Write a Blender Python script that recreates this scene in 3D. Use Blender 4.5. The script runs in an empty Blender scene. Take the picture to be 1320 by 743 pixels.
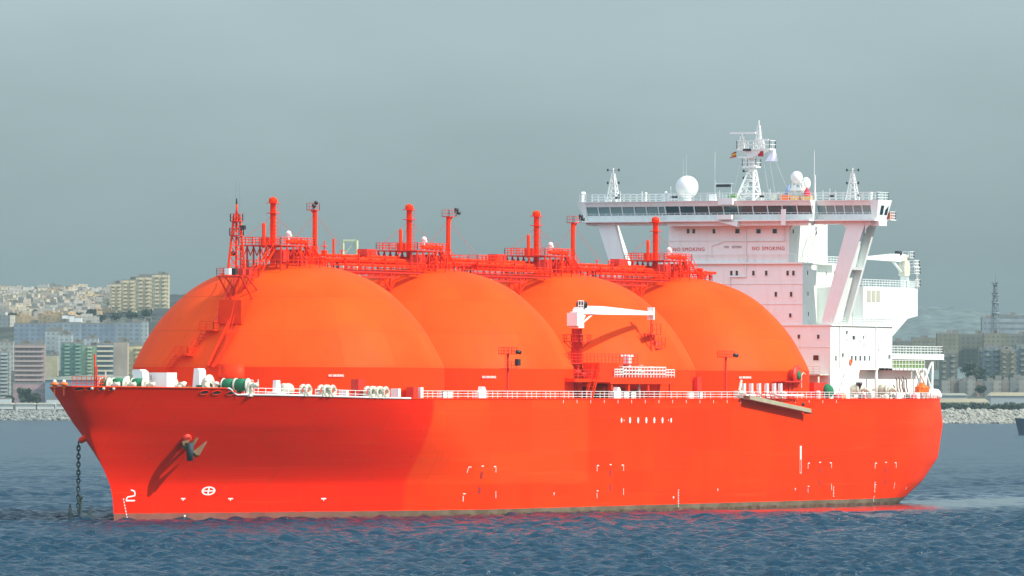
import bpy, bmesh, math, random
import numpy as np
from mathutils import Vector, Matrix
random.seed(7)
scene = bpy.context.scene
COL = scene.collection
R = math.radians
# ------------------------------------------------------------------ camera
YAW, FPX, H0, ROLL = 0.436774100, 10347.6532, 503.999771, 0.00329877792   # view yaw off the ship's axis, focal length (px of 1320), horizon row, roll
CAM = Vector((-962.10571, -518.57583, 18.23573))
CW = 0.5
PIT = math.atan((H0 - 371.5) / FPX)
Fh = Vector((math.cos(YAW), math.sin(YAW), 0)); Rt = Vector((math.sin(YAW), -math.cos(YAW), 0)); Up = Vector((0, 0, 1))
Fc = Fh * math.cos(PIT) + Up * math.sin(PIT); Uc = Up * math.cos(PIT) - Fh * math.sin(PIT)
cr, sr = math.cos(ROLL), math.sin(ROLL)
camd = bpy.data.cameras.new('camera'); cam = bpy.data.objects.new('camera', camd); COL.objects.link(cam)
cx_ = Rt * cr - Uc * (-sr); cy_ = Uc * cr - Rt * sr
cx_ = Rt * cr + Uc * sr; cy_ = Uc * cr - Rt * sr
cz_ = cx_.cross(cy_)
m3 = Matrix((cx_, cy_, cz_)).transposed()
cam.matrix_world = Matrix.Translation(CAM) @ m3.to_4x4()
camd.sensor_width = 36; camd.lens = FPX * 36 / 1320; camd.clip_start = 5; camd.clip_end = 40000
scene.camera = cam
# ------------------------------------------------------------------ world, sun, exposure
SUN_AZ = (0.12, -0.993)            # horizontal direction towards the sun
SUN_EL = R(38)
w = bpy.data.worlds.new('World'); scene.world = w; w.use_nodes = True
nt = w.node_tree; nt.nodes.clear()
def N(nt, t, **k):
    n = nt.nodes.new(t)
    for a, b in k.items(): setattr(n, a, b)
    return n
wo = N(nt, 'ShaderNodeOutputWorld'); bg = N(nt, 'ShaderNodeBackground')
sky = N(nt, 'ShaderNodeTexSky', sky_type='NISHITA'); sky.sun_disc = False
sky.sun_elevation = SUN_EL; sky.sun_rotation = math.atan2(SUN_AZ[0], SUN_AZ[1])
sky.air_density = 1.2; sky.dust_density = 3.0
# overcast cloud sheet: grey, thinner and brighter overhead than low down behind the ship
tc = N(nt, 'ShaderNodeTexCoord'); sep = N(nt, 'ShaderNodeSeparateXYZ'); nt.links.new(tc.outputs['Generated'], sep.inputs[0])
cr1 = N(nt, 'ShaderNodeValToRGB'); nt.links.new(sep.outputs['Z'], cr1.inputs[0])
e = cr1.color_ramp.elements
e[0].position = 0.0; e[0].color = (2.15, 2.95, 3.05, 1)
e[1].position = 0.05; e[1].color = (3.6, 4.7, 5.0, 1)
for p, c in ((0.012, (2.55, 3.35, 3.45, 1)), (0.3, (3.4, 4.4, 5.3, 1)), (1.0, (4.2, 5.0, 6.0, 1))):
    x = cr1.color_ramp.elements.new(p); x.color = c
mp = N(nt, 'ShaderNodeMapping'); mp.inputs['Scale'].default_value = (5, 5, 16)
nt.links.new(tc.outputs['Generated'], mp.inputs[0])
nz = N(nt, 'ShaderNodeTexNoise'); nz.inputs['Scale'].default_value = 3.2; nz.inputs['Detail'].default_value = 4
nt.links.new(mp.outputs[0], nz.inputs['Vector'])
mr = N(nt, 'ShaderNodeMapRange'); mr.inputs['From Min'].default_value = .3; mr.inputs['From Max'].default_value = .7
mr.inputs['To Min'].default_value = .90; mr.inputs['To Max'].default_value = 1.08
nt.links.new(nz.outputs['Fac'], mr.inputs['Value'])
vm = N(nt, 'ShaderNodeVectorMath', operation='SCALE'); nt.links.new(cr1.outputs['Color'], vm.inputs[0]); nt.links.new(mr.outputs[0], vm.inputs['Scale'])
bx = N(nt, 'ShaderNodeMapRange'); bx.interpolation_type = 'SMOOTHSTEP'; nt.links.new(sep.outputs['X'], bx.inputs['Value'])  # unseen sky on the bow side brightened, added as fill for the shaded front
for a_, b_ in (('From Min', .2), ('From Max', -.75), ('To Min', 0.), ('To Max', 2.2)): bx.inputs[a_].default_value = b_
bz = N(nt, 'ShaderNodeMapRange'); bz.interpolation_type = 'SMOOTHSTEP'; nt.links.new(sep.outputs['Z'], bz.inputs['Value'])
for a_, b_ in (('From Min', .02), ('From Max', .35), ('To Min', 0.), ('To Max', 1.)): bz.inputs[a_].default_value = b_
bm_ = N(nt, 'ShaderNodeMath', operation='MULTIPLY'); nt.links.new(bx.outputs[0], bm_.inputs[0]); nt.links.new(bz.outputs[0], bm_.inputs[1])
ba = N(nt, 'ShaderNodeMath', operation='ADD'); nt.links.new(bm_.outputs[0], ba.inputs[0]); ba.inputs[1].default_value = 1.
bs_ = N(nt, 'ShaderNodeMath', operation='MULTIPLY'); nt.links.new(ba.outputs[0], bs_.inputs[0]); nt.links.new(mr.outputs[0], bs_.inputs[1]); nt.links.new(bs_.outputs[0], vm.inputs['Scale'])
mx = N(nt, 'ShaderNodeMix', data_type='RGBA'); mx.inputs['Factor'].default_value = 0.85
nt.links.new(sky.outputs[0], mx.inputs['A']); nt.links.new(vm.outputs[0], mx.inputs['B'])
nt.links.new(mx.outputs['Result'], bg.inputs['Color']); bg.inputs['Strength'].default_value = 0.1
nt.links.new(bg.outputs[0], wo.inputs['Surface'])
sd = bpy.data.lights.new('sun', 'SUN'); sd.energy = 4.4; sd.angle = R(0.53); sd.color = (1.0, 0.945, 0.86)
so = bpy.data.objects.new('sun', sd); COL.objects.link(so)
S_dir = Vector((SUN_AZ[0] * math.cos(SUN_EL), SUN_AZ[1] * math.cos(SUN_EL), math.sin(SUN_EL))).normalized()
so.rotation_euler = S_dir.to_track_quat('Z', 'Y').to_euler(); so.location = (0, 0, 300)
scene.view_settings.view_transform = 'Standard'; scene.view_settings.look = 'None'
scene.view_settings.exposure = 0.4; scene.view_settings.gamma = 1
scene.render.engine = 'CYCLES'
scene.cycles.max_bounces = 6; scene.cycles.volume_bounces = 0

# ------------------------------------------------------------------ pixel -> place helpers
def ray(u, v):
    x, y = u - 660, v - 371.5
    x, y = cr * x + sr * y, -sr * x + cr * y
    return Fc * FPX + Rt * x - Uc * y
def at(u, v, X=None, Y=None, Z=None, D=None):
    r = ray(u, v)
    t = (X - CAM.x) / r.x if X is not None else (Y - CAM.y) / r.y if Y is not None else (Z - CAM.z) / r.z if Z is not None else D / r.dot(Fh)
    return CAM + r * t
def atXZ(u, v, Y): p = at(u, v, Y=Y); return p.x, p.z

# ------------------------------------------------------------------ materials
MATS = {}
def mat(name, col, rough=.5, metal=0., var=.0, vscale=.3, spec=.5, streak=0., dirt=None, dirt_amt=0., bump=0.):
    if name in MATS: return MATS[name]
    m = bpy.data.materials.new(name); m.use_nodes = True; nt = m.node_tree; b = nt.nodes['Principled BSDF']
    b.inputs['Roughness'].default_value = rough; b.inputs['Metallic'].default_value = metal
    b.inputs['Specular IOR Level'].default_value = spec
    c4 = (*col, 1)
    if var or dirt:
        g = N(nt, 'ShaderNodeNewGeometry')
        n1 = N(nt, 'ShaderNodeTexNoise'); n1.inputs['Scale'].default_value = vscale; n1.inputs['Detail'].default_value = 5
        nt.links.new(g.outputs['Position'], n1.inputs['Vector'])
        mr = N(nt, 'ShaderNodeMapRange'); mr.inputs['From Min'].default_value = .3; mr.inputs['From Max'].default_value = .7
        mr.inputs['To Min'].default_value = 1 - var; mr.inputs['To Max'].default_value = 1 + var
        nt.links.new(n1.outputs['Fac'], mr.inputs['Value'])
        sc = N(nt, 'ShaderNodeVectorMath', operation='SCALE'); sc.inputs[0].default_value = col
        nt.links.new(mr.outputs[0], sc.inputs['Scale']); out = sc.outputs[0]
        if dirt:
            mpn = N(nt, 'ShaderNodeMapping'); mpn.inputs['Scale'].default_value = (1, 1, .12)
            nt.links.new(g.outputs['Position'], mpn.inputs[0])
            n2 = N(nt, 'ShaderNodeTexNoise'); n2.inputs['Scale'].default_value = 1.1; n2.inputs['Detail'].default_value = 6
            nt.links.new(mpn.outputs[0], n2.inputs['Vector'])
            r2 = N(nt, 'ShaderNodeMapRange'); r2.inputs['From Min'].default_value = .52; r2.inputs['From Max'].default_value = .75
            r2.inputs['To Max'].default_value = dirt_amt
            nt.links.new(n2.outputs['Fac'], r2.inputs['Value'])
            mi = N(nt, 'ShaderNodeMix', data_type='RGBA'); nt.links.new(r2.outputs[0], mi.inputs['Factor'])
            nt.links.new(out, mi.inputs['A']); mi.inputs['B'].default_value = (*dirt, 1); out = mi.outputs['Result']
        nt.links.new(out, b.inputs['Base Color'])
    else: b.inputs['Base Color'].default_value = c4
    MATS[name] = m; return m
RED = mat('orange_red_paint', (.88, .040, .002), .5, var=.09, vscale=.5, spec=.1)
REDD = mat('red_oxide_fittings', (.66, .022, .004), .55, var=.12, vscale=.8)
WHITE = mat('white_ship_paint', (.76, .81, .77), .45, var=.03, vscale=.3, dirt=(.55, .42, .33), dirt_amt=.22)
WHITE2 = mat('white_fittings', (.8, .8, .76), .5, var=.05, vscale=.6)
CREAM = mat('weathered_cream_machinery', (.62, .6, .48), .6, var=.18, vscale=1.2)
GREEN = mat('green_rope', (.01, .17, .07), .85, var=.25, vscale=4)
NET = mat('green_netting', (.13, .25, .07), .8, var=.2, vscale=2)
GLASS = mat('dark_window_glass', (.012, .03, .04), .12, spec=.8)
BLACK = mat('black_rubber_and_lamps', (.02, .02, .022), .5)
CHAIN = mat('weathered_chain_iron', (.018, .04, .045), .7, var=.3, vscale=3)
RUST = mat('rusty_anchor_iron', (.13, .065, .02), .75, var=.35, vscale=1.5)
GANG = mat('grey_gangway_metal', (.36, .33, .22), .6, var=.15, vscale=1)
DARK = mat('painted_interior_shade', (.035, .03, .03), .8)  # flat dark colour holding the shade inside openings and recesses
MARKW = mat('white_mark_paint', (.8, .78, .72), .6)
MARKR = mat('dark_red_mark_paint', (.38, .012, .01), .6)
ORANGE = mat('lifesaving_orange', (.85, .16, .02), .5)
YEL = mat('flag_yellow', (.75, .48, .02), .8); FRED = mat('flag_red', (.5, .02, .05), .8); FWHT = mat('flag_white', (.8, .8, .9), .8)

# ------------------------------------------------------------------ mesh builder
class MB:
    def __init__(s): s.v = []; s.f = []; s.sm = []
    def add(s, vs, fs, smooth=False):
        o = len(s.v); s.v += [tuple(x) for x in vs]; s.f += [tuple(i + o for i in f) for f in fs]; s.sm += [smooth] * len(fs)
    def box(s, a, b):
        x0, y0, z0 = [min(p, q) for p, q in zip(a, b)]; x1, y1, z1 = [max(p, q) for p, q in zip(a, b)]
        s.add([(x0, y0, z0), (x1, y0, z0), (x1, y1, z0), (x0, y1, z0), (x0, y0, z1), (x1, y0, z1), (x1, y1, z1), (x0, y1, z1)],
              [(3, 2, 1, 0), (4, 5, 6, 7), (0, 1, 5, 4), (1, 2, 6, 5), (2, 3, 7, 6), (3, 0, 4, 7)])
    def cbox(s, c, d): s.box([c[i] - d[i] / 2 for i in range(3)], [c[i] + d[i] / 2 for i in range(3)])
    def hexa(s, p):  # 8 points bottom 4 ccw, top 4
        s.add(p, [(3, 2, 1, 0), (4, 5, 6, 7), (0, 1, 5, 4), (1, 2, 6, 5), (2, 3, 7, 6), (3, 0, 4, 7)])
    def tube(s, p, q, r, n=6, r2=None, caps=True, smooth=None):
        p, q = Vector(p), Vector(q); d = (q - p)
        if d.length < 1e-6: return
        d.normalize(); a = d.orthogonal().normalized(); b = d.cross(a); r2 = r if r2 is None else r2
        if n == 4:
            a2 = (a + b).normalized(); b2 = d.cross(a2)
        vs = []
        for c, rr in ((p, r), (q, r2)):
            for i in range(n):
                t = 2 * math.pi * i / n; vs.append(c + (a * math.cos(t) + b * math.sin(t)) * rr)
        fs = [(i, (i + 1) % n, n + (i + 1) % n, n + i) for i in range(n)]
        if caps: fs += [tuple(range(n - 1, -1, -1)), tuple(range(n, 2 * n))]
        s.add(vs, fs, (n > 6) if smooth is None else smooth)
    def bar(s, p, q, r=.05): s.tube(p, q, r, 4)
    def path(s, pts, r, n=6):
        for a, b in zip(pts[:-1], pts[1:]): s.tube(a, b, r, n)
    def lathe(s, prof, c=(0, 0, 0), n=32, a0=0., a1=2 * math.pi, axis='Z'):
        full = abs(a1 - a0 - 2 * math.pi) < 1e-6; k = n if full else n + 1; vs = []
        for rr, z in prof:
            for i in range(k):
                t = a0 + (a1 - a0) * i / n; x, y = rr * math.cos(t), rr * math.sin(t)
                vs.append((c[0] + x, c[1] + y, c[2] + z) if axis == 'Z' else (c[0] + x, c[1] + z, c[2] + y) if axis == 'Y' else (c[0] + z, c[1] + x, c[2] + y))
        fs = []
        for j in range(len(prof) - 1):
            for i in range(n if full else n):
                i2 = (i + 1) % k; f = (j * k + i, j * k + i2, (j + 1) * k + i2, (j + 1) * k + i)
                fs.append(f[::-1] if axis == 'Y' else f)
        s.add(vs, fs, True)
    def ball(s, c, r, n=16, sq=1.):
        prof = [(max(1e-3, r * math.sin(math.pi * j / (n // 2))), -r * sq * math.cos(math.pi * j / (n // 2))) for j in range(n // 2 + 1)]
        s.lathe(prof, c, n)
    def prism(s, poly, n0, n1, plane='XZ'):
        k = len(poly)
        def P(a, b, c): return (a, c, b) if plane == 'XZ' else (c, a, b) if plane == 'YZ' else (a, b, c)
        vs = [P(a, b, n0) for a, b in poly] + [P(a, b, n1) for a, b in poly]
        s.add(vs, [tuple(range(k)), tuple(range(2 * k - 1, k - 1, -1))] + [((i + 1) % k, i, k + i, k + (i + 1) % k) for i in range(k)])
    def rail(s, pts, h=1.05, sp=1.5, n=3, r=.045, rp=None, closed=False):
        pts = [Vector(p) for p in pts]
        if closed: pts.append(pts[0])
        rp = rp or r
        for a, b in zip(pts[:-1], pts[1:]):
            L = (b - a).length; k = max(1, round(L / sp))
            for i in range(k + 1):
                p = a.lerp(b, i / k); s.bar(p, p + Vector((0, 0, h)), rp)
            for j in range(n):
                z = h * (j + 1) / n; s.bar(a + Vector((0, 0, z)), b + Vector((0, 0, z)), r)
    def ladder(s, p, q, wv, w=.5, sp=.6, r=.04):
        p, q, wv = Vector(p), Vector(q), Vector(wv).normalized() * w / 2
        s.bar(p - wv, q - wv, r); s.bar(p + wv, q + wv, r); k = max(2, int((q - p).length / sp))
        for i in range(k): c = p.lerp(q, (i + .5) / k); s.bar(c - wv, c + wv, r * .8)
    def stair(s, p, q, wv, w=.9, rail=True, sp=.45):
        p, q, wv = Vector(p), Vector(q), Vector(wv).normalized() * w / 2; up = Vector((0, 0, 1))
        for sgn in (-1, 1):
            s.tube(p + wv * sgn, q + wv * sgn, .11, 4)
            if rail:
                s.bar(p + wv * sgn + up * 1.05, q + wv * sgn + up * 1.05, .045)
                k = max(2, int((q - p).length / 1.4))
                for i in range(k + 1): c = p.lerp(q, i / k) + wv * sgn; s.bar(c, c + up * 1.05, .04)
        k = max(3, int((q - p).length / sp))
        for i in range(k): c = p.lerp(q, (i + .5) / k); s.bar(c - wv, c + wv, .07)
    def build(s, name, m, parent=None, loc=None, label=None, auto=True):
        """link as one mesh object; vertices are given in world coordinates unless loc is set to 'local'"""
        me = bpy.data.meshes.new(name)
        vs = np.array(s.v, dtype=float)
        if loc == 'local': o = np.zeros(3)
        elif loc is not None: o = np.array(loc, float)
        else: o = np.array([(vs[:, 0].min() + vs[:, 0].max()) / 2, (vs[:, 1].min() + vs[:, 1].max()) / 2, vs[:, 2].min()])
        me.from_pydata([tuple(p) for p in (vs - o)], [], s.f)
        me.polygons.foreach_set('use_smooth', s.sm)
        me.materials.append(m); me.update()
        ob = bpy.data.objects.new(name, me); COL.objects.link(ob)
        pw = Vector((0, 0, 0))
        if parent is not None:
            ob.parent = parent; q = parent
            while q is not None: pw += q.location; q = q.parent
        if loc != 'local': ob.location = Vector(o) - pw
        if label: ob['label'] = label
        return ob
ORD = ['first', 'second', 'third', 'fourth', 'fifth', 'sixth', 'seventh', 'eighth', 'ninth', 'tenth', 'eleventh', 'twelfth']
def tag(o, label=None, cat=None, group=None, kind=None):
    if label: o['label'] = label
    if cat: o['category'] = cat
    if group: o['group'] = group
    if kind: o['kind'] = kind
    return o
def empty(name, loc, label, cat, group=None, rz=0):
    o = bpy.data.objects.new(name, None); COL.objects.link(o); o.location = loc; o.rotation_euler = (0, 0, rz); o.empty_display_size = 2
    return tag(o, label, cat, group)
KIDS = {}
def copy_tree(o, parent=None, off=None):
    c = o.copy(); COL.objects.link(c)
    if parent is not None: c.parent = parent
    if off is not None: c.location = o.location + Vector(off)
    for ch in list(o.children): copy_tree(ch, c)
    return c
def smooth01(x): x = np.clip(x, 0, 1); return x * x * (3 - 2 * x)

# ================================================================== WATER
def wave_water():
    ang = np.concatenate([np.linspace(-75, -6, 40)[:-1], np.linspace(-6, 6, 601), np.linspace(6, 75, 40)[1:]])
    r = [20.]
    while r[-1] < 700: r.append(r[-1] * 1.12)
    r[-1] = 720.
    while r[-1] < 5200: r.append(r[-1] + .42 * (r[-1] / 760) ** 1.7)
    while r[-1] < 14000: r.append(r[-1] * 1.15)
    r = np.array(r); dr = np.gradient(r)
    A, Rr = np.meshgrid(np.radians(ang), r); DR = np.repeat(dr[:, None], len(ang), 1)
    yaw = YAW; th = yaw - A
    X = CAM.x + Rr * np.cos(th); Y = CAM.y + Rr * np.sin(th)
    rng = np.random.RandomState(3); Z = np.zeros_like(X)
    for i in range(80):
        lam = 1.1 * (7.5 ** rng.rand()); d = R(215) + rng.randn() * .7; k = 2 * math.pi / lam
        amp = .0165 * lam ** .85 * (1 if lam < 4 else (4 / lam) ** 1.1)
        ph = rng.rand() * 6.28; filt = smooth01((lam / DR - 2.2) / 2)
        Z += amp * filt * np.sin(k * (X * math.cos(d) + Y * math.sin(d)) + ph + 1.2 * np.sin((X * math.sin(d) - Y * math.cos(d)) * k * .21 + ph * 3))
    g = 1 + .35 * np.sin(X / 61 + Y / 37) * np.sin(Y / 83 - X / 140 + 1)
    # sheltered, calmer water along the after half of the ship's side and astern
    calm = smooth01((X - 120) / 60) * smooth01((Y + 62 + (X - 180) * -.04) / 22) * smooth01((-Y - 5) / 10) * smooth01((520 - X) / 200)
    Z *= g * (1 - .80 * calm)
    Z = np.where(Rr < 715, 0, Z)
    nr, nc = X.shape
    me = bpy.data.meshes.new('water')
    co = np.stack([X, Y, Z], -1).reshape(-1, 3).astype(np.float32)
    idx = np.arange(nr * nc).reshape(nr, nc)
    q = np.stack([idx[:-1, :-1], idx[:-1, 1:], idx[1:, 1:], idx[1:, :-1]], -1).reshape(-1, 4)[:, ::-1]
    me.vertices.add(len(co)); me.vertices.foreach_set('co', co.ravel())
    me.loops.add(q.size); me.loops.foreach_set('vertex_index', q.ravel().astype(np.int32))
    me.polygons.add(len(q)); me.polygons.foreach_set('loop_start', np.arange(0, q.size, 4, dtype=np.int32)); me.polygons.foreach_set('loop_total', np.full(len(q), 4, np.int32))
    me.update(calc_edges=True); me.polygons.foreach_set('use_smooth', [True] * len(q))
    m = bpy.data.materials.new('sea_water'); m.use_nodes = True; nt = m.node_tree; b = nt.nodes['Principled BSDF']
    b.inputs['Base Color'].default_value = (.002, .034, .064, 1); b.inputs['Roughness'].default_value = .16; b.inputs['IOR'].default_value = 1.33
    b.inputs['Specular IOR Level'].default_value = .5
    g = N(nt, 'ShaderNodeNewGeometry')
    n1 = N(nt, 'ShaderNodeTexNoise'); n1.inputs['Scale'].default_value = 1.1; n1.inputs['Detail'].default_value = 4; n1.inputs['Roughness'].default_value = .6
    nt.links.new(g.outputs['Position'], n1.inputs['Vector'])
    n2 = N(nt, 'ShaderNodeTexNoise'); n2.inputs['Scale'].default_value = .06; n2.inputs['Detail'].default_value = 5; n2.inputs['Roughness'].default_value = .65
    mp = N(nt, 'ShaderNodeMapping'); mp.inputs['Rotation'].default_value = (0, 0, R(25)); mp.inputs['Scale'].default_value = (.35, 1, 1)
    nt.links.new(g.outputs['Position'], mp.inputs[0]); nt.links.new(mp.outputs[0], n2.inputs['Vector'])
    # mask of the sheltered patch, in world metres
    sp = N(nt, 'ShaderNodeSeparateXYZ'); nt.links.new(g.outputs['Position'], sp.inputs[0])
    def rng_(o, a, b2, c=0., d=1.):
        k = N(nt, 'ShaderNodeMapRange'); k.interpolation_type = 'SMOOTHSTEP'; nt.links.new(o, k.inputs['Value'])
        for nm, vv in zip(('From Min', 'From Max', 'To Min', 'To Max'), (a, b2, c, d)): k.inputs[nm].default_value = vv
        return k.outputs[0]
    def mul(a, b2):
        k = N(nt, 'ShaderNodeMath', operation='MULTIPLY'); nt.links.new(a, k.inputs[0])
        if isinstance(b2, float): k.inputs[1].default_value = b2
        else: nt.links.new(b2, k.inputs[1])
        return k.outputs[0]
    cm = mul(mul(rng_(sp.outputs['X'], 120, 180), rng_(sp.outputs['X'], 520, 320)), mul(rng_(sp.outputs['Y'], -66, -40), rng_(sp.outputs['Y'], 40, 0)))
    bs = rng_(cm, 0, 1, .75, .10)
    bs2 = mul(bs, rng_(n2.outputs['Fac'], .3, .7, .55, 1.))
    bp = N(nt, 'ShaderNodeBump'); bp.inputs['Distance'].default_value = 1.0
    n5 = N(nt, 'ShaderNodeTexNoise'); n5.inputs['Scale'].default_value = .42; n5.inputs['Detail'].default_value = 3; nt.links.new(g.outputs['Position'], n5.inputs['Vector'])
    ad = N(nt, 'ShaderNodeMath', operation='MULTIPLY_ADD'); nt.links.new(n5.outputs['Fac'], ad.inputs[0]); ad.inputs[1].default_value = 1.6; nt.links.new(n1.outputs['Fac'], ad.inputs[2]); nt.links.new(ad.outputs[0], bp.inputs['Height']); nt.links.new(bs2, bp.inputs['Strength'])
    nt.links.new(bp.outputs[0], b.inputs['Normal'])
    nt.links.new(rng_(cm, 0, 1, .2, .07), b.inputs['Roughness'])
    me.materials.append(m)
    o = bpy.data.objects.new('water', me); COL.objects.link(o); tag(o, kind='structure')
wave_water()

# ================================================================== LAND
D0 = 4705.
def land_h(D, L):
    base = 6.5 * smooth01((D - D0) / 22) - 3 * (D < D0 - 1) + 4 * smooth01((D - 4800) / 120)
    left = smooth01((-80 - L) / 160)
    h = base + (1 - left) * 15 * smooth01((D - 5150) / 300) + left * 14 * smooth01((D - 5100) / 300)
    s = L / D * FPX + 660   # ridge height follows where the hill runs along the coast
    hl = 54 * smooth01((D - 5450) / 900) * left + (D > 6300) * 0
    bump = 10 * np.sin(L / 43 + 1) * np.sin(D / 210) + 5 * np.sin(L / 17 + D / 90)
    return h + hl + bump * .35 * smooth01((D - 5500) / 500)
def land():
    Ls = np.linspace(-900, 900, 241); Ds = np.concatenate([np.linspace(D0 - 6, D0 + 30, 8), np.linspace(4750, 7000, 120)])
    LL, DD = np.meshgrid(Ls, Ds); Zz = land_h(DD, LL)
    mb = MB(); P = [(CAM.x + Fh.x * d + Rt.x * l, CAM.y + Fh.y * d + Rt.y * l, z) for d, l, z in zip(DD.ravel(), LL.ravel(), Zz.ravel())]
    nr, nc = DD.shape; idx = np.arange(nr * nc).reshape(nr, nc)
    fs = [(idx[i, j], idx[i, j + 1], idx[i + 1, j + 1], idx[i + 1, j]) for i in range(nr - 1) for j in range(nc - 1)]
    mb.add(P, fs, True)
    m = bpy.data.materials.new('dry_scrub_land'); m.use_nodes = True; nt = m.node_tree; b = nt.nodes['Principled BSDF']; b.inputs['Roughness'].default_value = .95
    g = N(nt, 'ShaderNodeNewGeometry'); n = N(nt, 'ShaderNodeTexNoise'); n.inputs['Scale'].default_value = .035; n.inputs['Detail'].default_value = 8; n.inputs['Roughness'].default_value = .65
    nt.links.new(g.outputs['Position'], n.inputs['Vector']); c = N(nt, 'ShaderNodeValToRGB'); nt.links.new(n.outputs['Fac'], c.inputs[0])
    e = c.color_ramp.elements; e[0].position = .38; e[0].color = (.02, .03, .026, 1); e[1].position = .7; e[1].color = (.13, .12, .09, 1)
    x = e.new(.52); x.color = (.04, .052, .04, 1)
    nt.links.new(c.outputs[0], b.inputs['Base Color'])
    o = mb.build('ground', m, loc='local'); tag(o, kind='structure')
land()
def hill(name, D, uv, depth, col):
    """a ridge whose crest passes through the given picture columns/rows at distance D"""
    us = np.arange(uv[0][0], uv[-1][0] + 1, 6.); vs = np.interp(us, [a for a, _ in uv], [b for _, b in uv])
    vs = vs + .9 * np.sin(us / 9.) + .7 * np.sin(us / 3.7 + 1)
    mb = MB(); P = []; K = 14
    for k in range(K + 1):
        t = k / K
        for u, v in zip(us, vs):
            c = at(u, v, D=D); base = Vector((c.x, c.y, 0)); hh = c.z
            off = -depth * (1 - t) if t <= 1 else 0
            p = base + Fh * off; z = hh * (smooth01(t) ** .8) + 4 * math.sin(u / 7 + k) * t * (1 - t)
            P.append((p.x, p.y, float(z)))
    n = len(us)
    for u, v in zip(us, vs): c = at(u, v, D=D) + Fh * depth; P.append((c.x, c.y, 0))
    fs = [(k * n + i, k * n + i + 1, (k + 1) * n + i + 1, (k + 1) * n + i) for k in range(K + 1) for i in range(n - 1)]
    mb.add(P, fs, True)
    m = bpy.data.materials.new(name + '_scrub'); m.use_nodes = True; nt = m.node_tree; b = nt.nodes['Principled BSDF']; b.inputs['Roughness'].default_value = .95
    g = N(nt, 'ShaderNodeNewGeometry'); nn = N(nt, 'ShaderNodeTexNoise'); nn.inputs['Scale'].default_value = .03; nn.inputs['Detail'].default_value = 8; nn.inputs['Roughness'].default_value = .7
    nt.links.new(g.outputs['Position'], nn.inputs['Vector']); c = N(nt, 'ShaderNodeValToRGB'); nt.links.new(nn.outputs['Fac'], c.inputs[0])
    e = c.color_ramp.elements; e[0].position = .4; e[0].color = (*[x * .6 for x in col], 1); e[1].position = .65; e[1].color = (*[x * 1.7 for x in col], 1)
    nt.links.new(c.outputs[0], b.inputs['Base Color'])
    o = mb.build('hill', m, loc='local'); tag(o, kind='structure')
hill('hill', 6900, [(-260, 392), (-120, 378), (0, 374), (60, 377), (120, 381), (150, 390), (200, 388), (225, 380), (250, 377), (300, 376), (360, 384), (460, 420), (560, 455)], 900, (.028, .038, .036))
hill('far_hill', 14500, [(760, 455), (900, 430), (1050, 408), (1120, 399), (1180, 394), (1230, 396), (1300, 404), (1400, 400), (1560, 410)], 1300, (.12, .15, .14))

# ------------------------------------------------------------------ breakwater boulders
def ico():
    bm = bmesh.new(); bmesh.ops.create_icosphere(bm, subdivisions=1, radius=1)
    v = [tuple(x.co) for x in bm.verts]; f = [tuple(q.index for q in p.verts) for p in bm.faces]; bm.free(); return v, f
IV, IF = ico()
def boulders(u0, u1, n, s0, s1, zmax):
    mb = MB()
    for i in range(n):
        t = random.random(); D = D0 - 9 + 20 * t; u = random.uniform(u0, u1)
        p = at(u, 520, D=D); z = zmax * t + random.uniform(-.7, .5); s = random.uniform(s0, s1)
        sx, sy, sz = s * random.uniform(.7, 1.3), s * random.uniform(.7, 1.3), s * random.uniform(.55, .95); a = random.random() * 6
        jit = [random.uniform(.75, 1.2) for _ in IV]
        mb.add([(p.x + (x * math.cos(a) - y * math.sin(a)) * sx * j, p.y + (x * math.sin(a) + y * math.cos(a)) * sy * j, z + zz * sz * j) for (x, y, zz), j in zip(IV, jit)], IF)
    return mb
ROCK = mat('pale_breakwater_rock', (.31, .30, .25), .9, var=.3, vscale=.3)
ROCK2 = mat('grey_breakwater_rock', (.24, .25, .22), .9, var=.35, vscale=.25)
tag(boulders(1150, 1460, 2600, 1.1, 2.1, 7.4).build('rock_breakwater', ROCK), 'pale rock armour of the breakwater at the waterline right of the stern', 'rocks', kind='stuff')
tag(boulders(-130, 150, 2200, .8, 1.4, 5.4).build('rock_breakwater', ROCK2), 'grey rock armour along the shore left of the bow', 'rocks', kind='stuff')

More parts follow.
